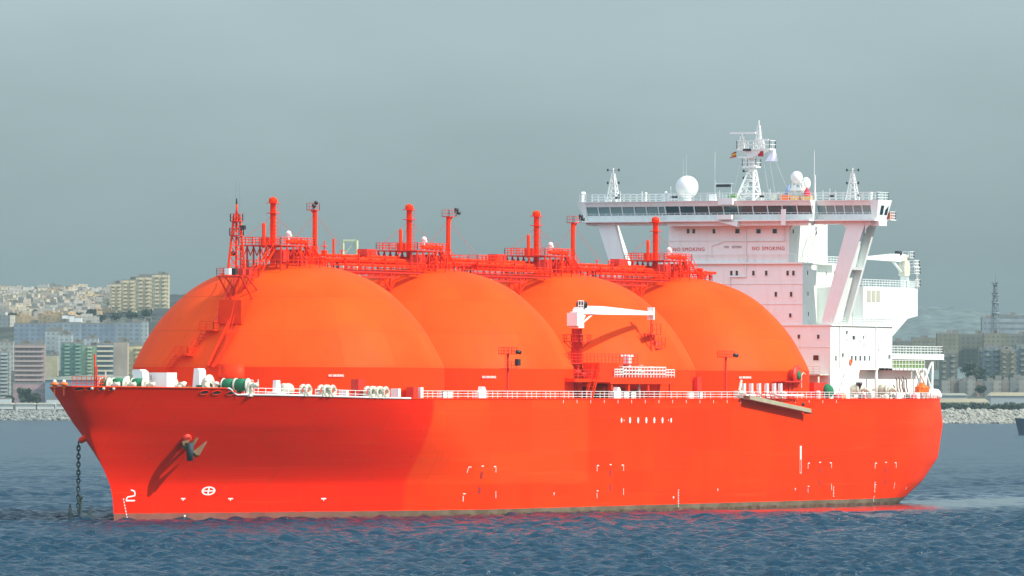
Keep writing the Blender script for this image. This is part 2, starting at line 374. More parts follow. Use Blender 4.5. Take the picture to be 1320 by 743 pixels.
# ------------------------------------------------------------------ town
def facade(name, wall, glass=(.12, .15, .17), sx=3.2, sz=3.1, wx=.5, wz=.5, band=False, ox=.1):
    if name in MATS: return MATS[name]
    m = bpy.data.materials.new(name); m.use_nodes = True; nt = m.node_tree; b = nt.nodes['Principled BSDF']; b.inputs['Roughness'].default_value = .85
    tcn = N(nt, 'ShaderNodeTexCoord'); sp = N(nt, 'ShaderNodeSeparateXYZ'); nt.links.new(tcn.outputs['Object'], sp.inputs[0])
    def M(op, a, b2=None, c=None):
        k = N(nt, 'ShaderNodeMath', operation=op)
        for i, x in enumerate((a, b2, c)):
            if x is None: continue
            if isinstance(x, (int, float)): k.inputs[i].default_value = x
            else: nt.links.new(x, k.inputs[i])
        return k.outputs[0]
    xy = M('ADD', sp.outputs['X'], sp.outputs['Y'])
    fx = M('FRACT', M('ADD', M('DIVIDE', xy, sx), 50 + ox)); fz = M('FRACT', M('DIVIDE', sp.outputs['Z'], sz))
    mx_ = M('MULTIPLY', M('GREATER_THAN', fx, (1 - wx) / 2), M('LESS_THAN', fx, (1 + wx) / 2))
    mz_ = M('MULTIPLY', M('GREATER_THAN', fz, .32), M('LESS_THAN', fz, .32 + wz))
    g = N(nt, 'ShaderNodeNewGeometry'); sn = N(nt, 'ShaderNodeSeparateXYZ'); nt.links.new(g.outputs['Normal'], sn.inputs[0])
    side = M('LESS_THAN', M('ABSOLUTE', sn.outputs['Z']), .5)
    msk = M('MULTIPLY', mz_ if band else M('MULTIPLY', mx_, mz_), side)
    wn = N(nt, 'ShaderNodeTexWhiteNoise'); wn.noise_dimensions = '2D'; cb = N(nt, 'ShaderNodeCombineXYZ')
    nt.links.new(M('FLOOR', M('DIVIDE', xy, sx)), cb.inputs[0]); nt.links.new(M('FLOOR', M('DIVIDE', sp.outputs['Z'], sz)), cb.inputs[1]); nt.links.new(cb.outputs[0], wn.inputs['Vector'])
    gm = N(nt, 'ShaderNodeMix', data_type='RGBA'); nt.links.new(M('MULTIPLY', wn.outputs['Value'], .55), gm.inputs['Factor']); gm.inputs['A'].default_value = (*[.5 * g_ + .4 * w_ for g_, w_ in zip(glass, wall)], 1); gm.inputs['B'].default_value = (*[x * .8 for x in wall], 1)  # pane colour drawn towards the wall: distance haze put into the colour
    nn = N(nt, 'ShaderNodeTexNoise'); nn.inputs['Scale'].default_value = .12; nn.inputs['Detail'].default_value = 5; nt.links.new(g.outputs['Position'], nn.inputs['Vector'])
    mr = N(nt, 'ShaderNodeMapRange'); nt.links.new(nn.outputs['Fac'], mr.inputs['Value']); mr.inputs['From Min'].default_value = .3; mr.inputs['From Max'].default_value = .7; mr.inputs['To Min'].default_value = .8; mr.inputs['To Max'].default_value = 1.12
    sc = N(nt, 'ShaderNodeVectorMath', operation='SCALE'); sc.inputs[0].default_value = wall; nt.links.new(mr.outputs[0], sc.inputs['Scale'])
    mm = N(nt, 'ShaderNodeMix', data_type='RGBA'); nt.links.new(msk, mm.inputs['Factor']); nt.links.new(sc.outputs[0], mm.inputs['A']); nt.links.new(gm.outputs['Result'], mm.inputs['B'])
    nt.links.new(mm.outputs['Result'], b.inputs['Base Color']); MATS[name] = m; return m
ROOF = mat('flat_roof_gravel', (.22, .21, .18), .9, var=.15, vscale=.1)
SLAB = mat('balcony_concrete', (.5, .47, .4), .85)
def building(name, u0, u1, vt, vb, D, m, label, cat, dep=16, group=None, balc=None, rooms=2, rot=0., bm=SLAB, side=0.):
    """a block whose front spans picture columns u0..u1 at distance D, base on the land"""
    a = at(u0, vb, D=D); b = at(u1, vb, D=D); zt = at((u0 + u1) / 2, vt, D=D).z; zb = a.z - 4
    c = (a + b) / 2; wd = (b - a).length; h = zt - zb; rz = math.atan2(Rt.y, Rt.x) + rot
    root = empty(name, (c.x, c.y, zb), label, cat, group, rz)
    wl = MB(); wl.box((-wd / 2, 0, 0), (wd / 2, dep, h)); o = wl.build('wall', m, root, 'local')
    rf = MB(); rf.box((-wd / 2 + .3, .3, h), (wd / 2 - .3, dep - .3, h + .15))
    for s in (-1, 1): rf.box((s * (wd / 2 - .15) - .15, 0, h), (s * (wd / 2 - .15) + .15, dep, h + .9))
    rf.box((-wd / 2 + .3, 0, h), (wd / 2 - .3, .3, h + .9))
    rnd = random.Random(int(u0 * 7 + vt))
    for i in range(rooms):
        x = rnd.uniform(-wd * .38, wd * .3); ww = rnd.uniform(2.5, 5); rf.box((x, dep * .3, h + .15), (x + ww, dep * .3 + 4, h + rnd.uniform(2, 3.4)))
    rf.build('roof', ROOF, root, 'local')
    if balc:
        n, cols, bw = balc
        for k in range(1, n + 1):
            z = k * h / (n + .6)
            for cxx in cols: bb = MB(); bb.box((cxx * wd - bw * wd / 2, -1.5, z), (cxx * wd + bw * wd / 2, -.003, z + 1.15)); bb.build('balcony', bm, root, 'local')
    return root
CW1 = facade('pinkish_facade', (.33, .25, .235), wx=.62, wz=.5, sx=2.9, sz=3.3)
building('apartment_block', 18, 57, 445, 495, 4900, CW1, 'pinkish twelve storey slab block left of the bow, with a stepped darker base', 'apartment block', 14, balc=(9, (0,), .96), bm=mat('pink_concrete', (.42, .33, .30), .85), rooms=4)
building('apartment_block', 17, 58, 495, 524, 4880, facade('pink_band_base', (.40, .26, .25), glass=(.2, .24, .27), wz=.45, sz=5.2, band=True), 'low banded pinkish building at the foot of the pinkish slab block', 'building', 18, rooms=0)
building('apartment_block', -34, 12, 455, 524, 4940, facade('greygreen_facade', (.30, .34, .31), wx=.7, wz=.6, sx=4.2), 'grey green apartment tower with stacked balconies at the left edge', 'apartment block', 16, balc=(16, (-.1, .35), .2), bm=mat('white_balcony', (.42, .44, .42), .8))
building('apartment_block', -30, 17, 442, 470, 5200, facade('pale_facade', (.38, .39, .34)), 'pale block just behind the grey green tower at the left edge', 'apartment block')
building('apartment_block', 57, 74, 459, 492, 5000, facade('yellow_end_wall', (.46, .41, .26), wx=.12, wz=.2), 'cream yellow blank end wall building between pinkish block and green towers', 'building', 12)
building('apartment_block', 78, 106, 443, 490, 5060, facade('green_facade', (.14, .26, .20), wx=.4), 'darker green tower left of the lime green tower', 'apartment block', 14, balc=(11, (-.2, .3), .22), bm=mat('green_balc', (.24, .38, .3), .8))
building('apartment_block', 106, 125, 447, 490, 5030, facade('lime_facade', (.25, .36, .22), wx=.5), 'lime green tower beside the striped balcony block', 'apartment block', 14, balc=(11, (.0,), .3), bm=mat('lime_balc', (.4, .52, .34), .8))
building('apartment_block', 125, 146, 444, 490, 4990, facade('striped_facade', (.12, .17, .27), wx=.9, wz=.9), 'block with alternating cream and blue balcony stripes behind the forecastle', 'apartment block', 14, balc=(8, (0,), .98), bm=mat('cream_balc', (.62, .56, .38), .8))
building('apartment_block', 146, 164, 442, 490, 4995, facade('beige_blank_wall', (.40, .34, .26), wx=.01, wz=.01), 'plain beige windowless gable right of the striped block', 'building', 22)
building('apartment_block', 164, 190, 447, 492, 5030, facade('yellow_facade', (.62, .52, .26), wx=.5), 'yellow block partly hidden by the foremost dome', 'apartment block', 14, balc=(9, (.1,), .4), bm=mat('yellow_balc', (.6, .52, .3), .8))
building('apartment_block', 58, 74, 428, 462, 5350, facade('whitish_facade', (.38, .42, .41)), 'whitish tall block behind the yellow end wall', 'apartment block')
building('apartment_block', 74, 92, 432, 470, 5330, facade('whitish_facade', (.38, .42, .41)), 'whitish lower block stepping down beside the tall whitish one', 'apartment block')
building('apartment_block', 108, 126, 437, 470, 5300, facade('whitish_facade', (.38, .42, .41)), 'white topped building above the lime green tower', 'apartment block')
for i, (a_, b_) in enumerate(((18, 60), (60, 104), (104, 150), (150, 182))):
    building('slab_block', a_, b_, 418 - (i % 2), 450, 5650 + 4 * i, facade('bluish_slab%d' % (i % 2), ((.2, .25, .3), (.25, .3, .33))[i % 2], wx=.55, sx=4), ('bluish slab block at the left end of the long hillside row', 'bluish slab block second from the left of the hillside row', 'bluish slab block third from the left of the hillside row', 'bluish slab block nearest the dome in the hillside row')[i], 'slab block', 14, group='slab blocks in a long row under one roofline', rooms=3)
building('slab_block', 182, 190, 415, 445, 5640, facade('whitish_facade', (.38, .42, .41)), 'narrow whitish block at the right end of the slab row', 'building')
# hillside flats, four towers in echelon
tw = facade('cream_tower', (.58, .50, .33), wx=.45, wz=.4, sx=4)
for i, (a_, b_, vt, vb, D) in enumerate(((141, 158, 367, 398, 6300), (156, 175, 362, 396, 6260), (175, 196, 358, 394, 6220), (196, 217, 355, 391, 6180))):
    building('tower_block', a_, b_, vt, vb, D, tw, ('cream tower at the left end of the hilltop cluster, its outline soft in the haze', 'cream tower second from left in the hilltop cluster', 'cream tower third from left in the hilltop cluster', 'tallest brightest cream tower at the right end of the hilltop cluster')[i], 'tower block', 22, group='cream towers on the hilltop', balc=(8, (-.2, .25), .26), bm=mat('tower_balc', (.62, .55, .38), .8), rooms=3)
# warehouse with curved roof
def shed(u0, u1, vt, ve, vb, D, wallm, roofm, label, dep=30, curved=True):
    a = at(u0, vb, D=D); b = at(u1, vb, D=D); ze = at(u0, ve, D=D).z; zt = at(u0, vt, D=D).z; zb = a.z - 3; c = (a + b) / 2; wd = (b - a).length
    root = empty('warehouse', (c.x, c.y, zb), label, 'warehouse', None, math.atan2(Rt.y, Rt.x))
    m = MB(); m.box((-wd / 2, 0, 0), (wd / 2, dep, ze - zb)); m.build('wall', wallm, root, 'local')
    pts = [(-wd / 2 - .5, ze - zb)] + ([(wd / 2 * math.cos(t), ze - zb + (zt - ze) * math.sin(t)) for t in np.linspace(math.pi, 0, 15)] if curved else [(-wd / 2 - .5, ze - zb + .3), (-wd / 2 + (zt - ze) * 1., zt - zb), (wd / 2 - (zt - ze), zt - zb), (wd / 2 + .5, ze - zb + .3)]) + [(wd / 2 + .5, ze - zb)]
    m = MB(); m.prism([(x, z + .01) for x, z in pts], -.6, dep + .6, 'XZ'); m.build('roof', roofm, root, 'local')
BLUEW = mat('blue_grey_sheet_wall', (.16, .24, .29), .7, var=.08, vscale=.1); PALER = mat('pale_sheet_roof', (.55, .55, .45), .8, var=.1, vscale=.08)
shed(58, 185, 484, 490, 522, 4850, BLUEW, mat('sage_sheet_roof', (.42, .45, .36), .8, var=.1, vscale=.08), 'blue grey warehouse with a long low curved roof behind the bow')
shed(1212, 1275, 514, 519, 526, 4790, mat('sandy_wall', (.55, .48, .33), .8), mat('sandy_roof', (.66, .57, .38), .85, var=.08, vscale=.1), 'long sandy roofed shed nearest the breakwater, right of the stern', curved=False)
shed(1212, 1246, 507, 510, 516, 4860, mat('grey_wall', (.35, .38, .38), .8), PALER, 'small pale roofed shed behind the long sandy shed', curved=False)
shed(1277, 1380, 506, 510.5, 523, 4850, mat('grey_wall', (.35, .38, .38), .8), mat('sandy_roof', (.66, .57, .38), .85), 'grey walled warehouse with a sandy roof at the right edge', curved=False)
# low white sheds along the left quay
for i, (a_, b_) in enumerate(((-14, 3), (0, 17), (20, 46), (48, 70), (73, 92))):
    shed(a_, b_, 519.5, 521.5, 528, 4740, mat('white_quay_wall', (.6, .6, .55), .8), PALER, ('low white quay shed at the left edge', 'short low white quay shed second from the left edge', 'long low white quay shed below the pinkish block', 'low white quay shed under the curved warehouse', 'low white quay shed half hidden by the bow')[i], 8, False)
for i, u in enumerate((-2, 60)):
    building('container_stack', u, u + 16, 515 + i, 521, 4760, mat('white_container', (.55, .58, .56), .8), ('pale container stack left of the pinkish block foot', 'pale container stack under the warehouse wall')[i], 'containers', 6, rooms=0)
# right hand town
tan = facade('tan_flats', (.22, .21, .15), wx=.5, glass=(.09, .1, .09)); tan2 = facade('greyish_flats', (.17, .18, .15), wx=.5, sx=3.6, glass=(.08, .09, .09)); blu = facade('bluish_flats', (.17, .22, .24), wx=.4, sx=3, glass=(.08, .1, .11))
RB = [(1130, 1176, 441, 492, 5750, tan2, 'greyish block just right of the funnel casing'), (1176, 1212, 437, 470, 5800, tan, 'tan flats above the stern platform, far row'),
      (1208, 1236, 431, 468, 5700, tan, 'tan flats with pale roof left of the office tower, far row'), (1236, 1268, 432, 466, 5710, tan2, 'greyish flats directly below the office block, far row'),
      (1268, 1300, 431, 470, 5690, tan, 'tan flats beneath the lattice mast, far row'), (1300, 1345, 433, 470, 5720, tan2, 'greyish flats at the right edge, far row'),
      (1212, 1234, 456, 494, 5300, tan2, 'greyish mid row flats nearest the stern'), (1262, 1278, 450, 486, 5350, tan2, 'narrow greyish mid row flats right of the big tree'),
      (1268, 1290, 448, 486, 5330, blu, 'pale bluish mid row flats with balconies'), (1290, 1310, 452, 486, 5320, tan, 'tan mid row flats near the right edge'), (1310, 1350, 446, 486, 5340, blu, 'pale bluish mid row flats at the right edge')]
for i, (a_, b_, vt, vb, D, m_, lb) in enumerate(RB):
    building('apartment_block', a_, b_, vt, vb, D, m_, lb, 'apartment block', 16, group='flats of the right hand town', balc=(6, (-.25, .25), .22) if i > 5 else None, bm=mat('tan_balc', (.25, .25, .2), .8))
building('office_block', 1280, 1345, 408, 436, 6050, facade('office_stripes', (.30, .34, .35), glass=(.07, .09, .11), wz=.42, sz=4.3, band=True), 'long striped office block on the skyline right of the lattice mast', 'office block', 20)
building('office_block', 1266, 1281, 411, 436, 6040, facade('office_stripes2', (.26, .3, .31), glass=(.07, .09, .11), wz=.4, sz=4.3, wx=.6), 'narrow striped wing left of the lattice mast', 'office block', 20)
rr = random.Random(5)
LW = [facade('low_white_house', (.32, .31, .26), wx=.3, sx=4), facade('low_pink_house', (.26, .22, .19), wx=.3, sx=4), facade('low_grey_house', (.20, .21, .19), wx=.3, sx=4)]
for i, u in enumerate(range(1214, 1345, 11)):
    vt = 491 + rr.uniform(-2.5, 2.5)
    building('terraced_house', u, u + 10.6, vt, 504, 5020 + rr.uniform(-20, 30), LW[i % 3], ORD[i] + ' small house from the left in the low row behind the sheds at right', 'house', 10, group='low row of houses at right', rooms=1)
# hillside houses at left: six kinds, copied
kinds = []
for k in range(6):
    wm = [(.50, .41, .25), (.44, .36, .27), (.52, .46, .34), (.36, .33, .28), (.50, .36, .2), (.42, .41, .36)][k]
    m = MB(); ww, dd, hh = 11 + 4 * (k % 3), 9, 4.2 + 1.1 * (k % 4)
    m.box((-ww / 2, 0, -9), (ww / 2, dd, hh)); m.box((-ww * .2, 2, hh), (ww * .25, 6, hh + 2.4)); m.box((-ww / 2 - .2, -.2, hh), (-ww * .2, dd, hh + .5))
    kinds.append((m, facade('hill_house%d' % k, wm, wx=.35, sx=3.5)))
protos = {}
rr = random.Random(11)
placed = 0
for row in range(12):
    v0 = 374 + row * 3.3; D = 6750 - row * 70
    u = -30 + rr.uniform(0, 6)
    umax = 142 if row < 8 else 122
    while u < umax and placed < 290:
        vv = v0 + rr.uniform(-1.6, 1.6) + max(0, (u - 100)) * .06
        k = rr.randrange(6)
        p = at(u, vv + 6, D=D + rr.uniform(-30, 30))
        if k not in protos:
            o = kinds[k][0].build('hill_house', kinds[k][1], loc='local'); protos[k] = o
        else:
            o = protos[k].copy(); COL.objects.link(o)
        o.location = (p.x, p.y, p.z - 1); o.rotation_euler = (0, 0, math.atan2(Rt.y, Rt.x) + rr.uniform(-.6, .6)); o.scale = (1, 1, rr.uniform(.8, 1.2))
        tag(o, ('small ochre house', 'small tan brown house', 'small pale cream house', 'small grey beige house', 'small deep yellow house', 'small grey white house')[k] + ' among the terraces climbing the left hillside', 'house', 'houses terraced on the left hillside')
        placed += 1; u += rr.uniform(4.5, 8.5)
for j, (u, v, D, wd) in enumerate(((70, 371, 6900, 16),)):
    building('hill_house', 62, 79, 369, 373, 6850, LW[0], 'long white house on the crest of the left hill', 'house', 10, rooms=1)
for j, (u, v) in enumerate(((84, 410), (92, 411), (100, 413))):
    building('hill_house', u - 4, u + 5, v - 3, v + 3, 5900, mat('bright_white_wall', (.8, .8, .76), .8), ('bright white villa left of three above the slab row', 'bright white villa in the middle of three above the slab row', 'bright white villa right of three above the slab row')[j], 'house', 9, rooms=0)

# trees
LEAF = mat('dark_foliage', (.035, .06, .035), .9, var=.45, vscale=.35)
BARK = mat('bark', (.09, .07, .05), .9)
def tree(u, vt, vb, wpx, D, label, seed, group=None):
    rd = random.Random(seed); b = at(u, vb, D=D); t = at(u, vt, D=D); h = t.z - b.z; wd = wpx / FPX * D
    root = empty('tree', (b.x, b.y, b.z - 2), label, 'tree', group)
    m = MB(); m.tube((0, 0, 0), (.3, .2, h * .55), .06 * h ** .8 + .1, 7, .12)
    for i in range(5):
        a = rd.random() * 6.28; m.tube((0, 0, h * .3), (math.cos(a) * wd * .3, math.sin(a) * wd * .3, h * .65), .16, 5, .05)
    m.build('trunk', BARK, root, 'local')
    m = MB(); cl = [(rd.uniform(-.33, .33) * wd, rd.uniform(-.33, .33) * wd, h * rd.uniform(.32, .88) + 1, wd * rd.uniform(.14, .26)) for _ in range(16)]
    for x, y, z, r_ in cl:
        for i in range(80):
            d = Vector((rd.gauss(0, 1), rd.gauss(0, 1), rd.gauss(0, .8))).normalized() * r_ * rd.uniform(.5, 1.08)
            c = Vector((x, y, z)) + d; a = Vector((rd.gauss(0, 1), rd.gauss(0, 1), rd.gauss(0, 1))).normalized(); b_ = a.orthogonal().normalized(); s = rd.uniform(.4, .8)
            m.add([c + a * s, c + b_ * s, c - a * s, c - b_ * s], [(0, 1, 2, 3)])
    m.build('crown', LEAF, root, 'local')
tree(1252, 460, 492, 26, 5100, 'big dark dome shaped tree between the right hand flats', 1)
tree(1262, 474, 492, 22, 5080, 'dark tree tucked against the right side of the big dome shaped tree', 2)
for i, (u, vt, w_) in enumerate(((1285, 482, 18), (1297, 484, 16), (1309, 482, 18), (1322, 483, 18))):
    tree(u, vt, 494, w_, 5150, ORD[i] + ' tree from the left in the dark line before the right hand flats', 10 + i, 'line of trees before the right hand flats')
tree(1264, 496, 506, 12, 4990, 'small round tree in front of the low row of houses', 31)
for i, (u, vt, vb, w_, l_) in enumerate(((32, 497, 522, 18, 'bushy dark tree before the pinkish block'), (44, 505, 522, 14, 'lower dark tree right of the bushy tree before the pinkish block'), (12, 506, 522, 12, 'small dark tree at the foot of the grey green tower'))):
    tree(u, vt, vb, w_, 4830, l_, 40 + i)
for i in range(9):
    tree(1216 + i * 14, 518.5 + (i % 3), 528, 16, 4745, ORD[i] + ' low dark shrub from the left in the hedge behind the rock breakwater', 60 + i, 'hedge shrubs behind the breakwater')
for i, (u, v) in enumerate(((20, 403), (32, 405), (50, 398), (66, 401), (100, 402), (118, 398), (130, 405), (150, 402), (170, 400), (190, 398))):
    tree(u, v, v + 9, 14, 6050, ORD[i] + ' hazy dark tree from the left on the slope below the hillside houses', 80 + i, 'scattered hillside trees')

# lattice mast on the skyline
def lattice(mb, c, z0, z1, w0, w1, n, r, rb=None, rot=0.):
    rb = rb or r * .7; P = []
    for i in range(n + 1):
        t = i / n; z = z0 + (z1 - z0) * t; w_ = w0 + (w1 - w0) * t
        P.append([Vector((c[0] + math.cos(rot + math.pi / 4 + k * math.pi / 2) * w_ * .707, c[1] + math.sin(rot + math.pi / 4 + k * math.pi / 2) * w_ * .707, z)) for k in range(4)])
    for i in range(n):
        for k in range(4):
            mb.tube(P[i][k], P[i + 1][k], r, 4); k2 = (k + 1) % 4
            mb.bar(P[i][k], P[i + 1][k2], rb); mb.bar(P[i + 1][k], P[i + 1][k2], rb)
GALV = mat('galvanised_steel', (.2, .24, .25), .6)
b = at(1283, 434, D=6000); t = at(1283, 350, D=6000)
root = empty('lattice_mast', (b.x, b.y, b.z - 12), 'tall tapering lattice telecom mast on the right skyline', 'mast')
m = MB(); lattice(m, (b.x, b.y), b.z - 12, b.z + (t.z - b.z) * .8, 6.5, 1.8, 12, .35, .22); m.tube((b.x, b.y, b.z + (t.z - b.z) * .8), (b.x, b.y, t.z), .35, 6, .15); m.build('lattice', GALV, root)
for k in (.34, .5, .62, .78):
    m = MB(); z = b.z + (t.z - b.z) * k; m.lathe([(.5, 0), (3.6 - 2 * k, 0), (3.6 - 2 * k, 1.6), (.5, 1.6)], (b.x, b.y, z), 12)
    for q in range(3):
        a = q * 2.1; m.lathe([(.01, 0), (1.1, .2), (1.2, .7)], (b.x + math.cos(a) * 2, b.y + math.sin(a) * 2, z + 1.6), 8)
    m.build('antenna_ring', GALV, root)
# gantry crane on a quay beyond the ship
PYEL = mat('faded_yellow_paint', (.55, .58, .36), .7, var=.1, vscale=.2)
Dg = 3300; p0 = at(442, 310, D=Dg); p1 = at(459, 310, D=Dg); z1 = p0.z; z2 = at(445, 331, D=Dg).z
cc = (p0 + p1) / 2; sv = (p1 - p0).normalized(); hw = (p1 - p0).length / 2
q = MB(); ang = math.atan2(sv.y, sv.x)
root = empty('gantry_crane', (cc.x, cc.y, 2.5), 'faded yellow gantry crane top showing between the first two domes', 'crane')
m = MB()
for s, r_ in ((-1, .45), (1, .8)):
    for dd in (0, 10):
        o_ = Fh * dd; e_ = cc + sv * hw * s + o_; m.tube((e_.x, e_.y, 2.5), (e_.x, e_.y, z1), r_, 4)
a_ = cc - sv * hw; b_ = cc + sv * hw
m.build('leg_frame', PYEL, root)
m = MB()
for dd in (0, 10):
    o_ = Fh * dd
    m.tube((a_.x + o_.x, a_.y + o_.y, z1), (b_.x + o_.x, b_.y + o_.y, z1), .45, 4)
    m.tube((a_.x + o_.x, a_.y + o_.y, z2), (b_.x + o_.x, b_.y + o_.y, z2), .45, 4)
m.tube((a_.x, a_.y, z2), (b_.x, b_.y, z1), .2, 4); m.build('cross_beam', PYEL, root)
m = MB(); m.box((-9, -10, 0), (9, 25, 3.0)); o = m.build('quay', mat('quay_concrete', (.35, .34, .31), .9), loc='local'); o.location = (cc.x, cc.y, -.5); o.rotation_euler = (0, 0, ang); tag(o, kind='structure')
# boat entering at the right edge
BOATM = mat('dark_blue_boat_paint', (.02, .045, .08), .5)
Db = f_ = 3900.; bl = at(1309, 549, D=3450.)
root = empty('cargo_boat', (bl.x + Rt.x * 14, bl.y + Rt.y * 14, 0), 'dark hulled boat whose raked bow pokes in at the right edge', 'boat')
m = MB()
for i in range(12):
    pass
def boat_sec(s): return 3.2 * min(1, (max(s, 0) / .3)) ** .6
secs = []
L_ = 30; nose = at(1308, 540, D=3450.); zt_ = nose.z + .3
for i in range(15):
    s = i / 14; hw_ = boat_sec(s); x = s * L_
    top = zt_ - 1.4 * s if s < .4 else zt_ - .56
    for (yy, zz, xo) in ((0, -.6, 1.8 * (1 - s) * 1.6), (hw_ * .75, -.2, 1.8 * (1 - s)), (hw_, top, 0), (0, top - .1, 0), (-hw_, top, 0), (-hw_ * .75, -.2, 1.8 * (1 - s))):
        p = nose + Rt * (x + (xo if s < .5 else 0)) + Fh * yy; secs.append((p.x, p.y, zz))
m.add(secs, [(i * 6 + k, i * 6 + (k + 1) % 6, (i + 1) * 6 + (k + 1) % 6, (i + 1) * 6 + k) for i in range(14) for k in range(6)] + [tuple(range(84, 90))])
m.build('hull', BOATM, root)
m = MB(); pc = nose + Rt * 20; m.cbox((pc.x, pc.y, zt_ + 1.2), (7, 4, 3)); m.build('wheelhouse', WHITE2, root)
m = MB(); pc = nose + Rt * 20; m.tube((pc.x, pc.y, zt_ + 2.7), (pc.x, pc.y, zt_ + 7), .12, 6); m.build('mast', WHITE2, root)

# ================================================================== THE SHIP
ship = empty('gas_carrier_ship', (144, 0, 0), 'huge orange red gas carrier with four domes and a white bridge block, at anchor', 'ship')
BEAM = 25.
def lerp_tab(x, tab): return float(np.interp(x, [a for a, _ in tab], [b for _, b in tab]))
STEM = [(-3, 19.6), (0, 19.1), (3, 18.7), (5, 17.9), (7.2, 16.0), (9, 13.8), (11, 11.0), (13, 8.0), (15.2, 4.9), (18.7, 0.)]
def bow_g(d, z):
    t = min(1.05, max(0., (z - 5.0) / 13.7)) ** 1.35; L = 70 + (56 - 70) * t; p = 1.32 + (1.6 - 1.32) * t; q_ = 1.0 + (.82 - 1.0) * min(1., t * 2)
    s = min(1, max(0, d / L)); return (1 - (1 - s) ** p) ** q_
def _fit_stem():     # set the stem back so the flared shoulder, not the stem, makes the outline
    out = []
    for z, xc in STEM:
        sh = max(0, max(BEAM * bow_g(d, z) / .541 - d for d in np.linspace(0, 20, 201)))
        out.append((z, xc + sh))
    return out
STEM = _fit_stem()
def half_b(X, z):
    xb = lerp_tab(z, STEM); g = bow_g(X - xb, z)
    x0 = lerp_tab(z, [(-3, 214), (0, 216.6), (3.6, 227), (7.4, 233.8), (13, 236), (17, 234.6), (19, 234.4)])
    sa = max(0, (X - x0) / 66.7); ga = max(0., 1 - sa ** 3)
    return BEAM * g * ga
XEND = 282.
def z_top(X):
    if X < 26: return 18.7 - .25 * X / 26
    if X < 28.5: return 18.45 - .95 * float(smooth01((X - 26) / 2.5))
    return 17.5 - .46 * float(smooth01((X - 28.5) / 36))
def hull_mesh():
    ss = np.concatenate([np.linspace(0, 1, 70) ** 1.8 * .32, np.linspace(.32, 1, 90)[1:]]); nz_ = 34
    mb = MB(); vs = []
    # extra stations at the bulwark step
    for side in (-1, 1):
        base = len(vs)
        for j in range(nz_ + 1):
            for s in ss:
                zz = -2.5 + (18.7 + 2.5) * j / nz_
                # iterate so the top row sits on the sheer line
                xb = lerp_tab(zz, STEM); X = xb + (XEND - xb) * s
                zt = z_top(X); z = -2.5 + (zt + 2.5) * j / nz_
                xb = lerp_tab(z, STEM); X = xb + (XEND - xb) * s
                vs.append((X, side * half_b(X, z), z))
    ns = len(ss); n1 = (nz_ + 1) * ns
    fs = []
    for sd in range(2):
        for j in range(nz_):
            for i in range(ns - 1):
                f = (sd * n1 + j * ns + i, sd * n1 + j * ns + i + 1, sd * n1 + (j + 1) * ns + i + 1, sd * n1 + (j + 1) * ns + i)
                fs.append(f if sd == 0 else f[::-1])
    for j in range(nz_):  # transom
        fs.append((j * ns + ns - 1, n1 + j * ns + ns - 1, n1 + (j + 1) * ns + ns - 1, (j + 1) * ns + ns - 1))
    mb.add(vs, fs, True)
    mb.sm[-nz_:] = [False] * nz_
    return mb
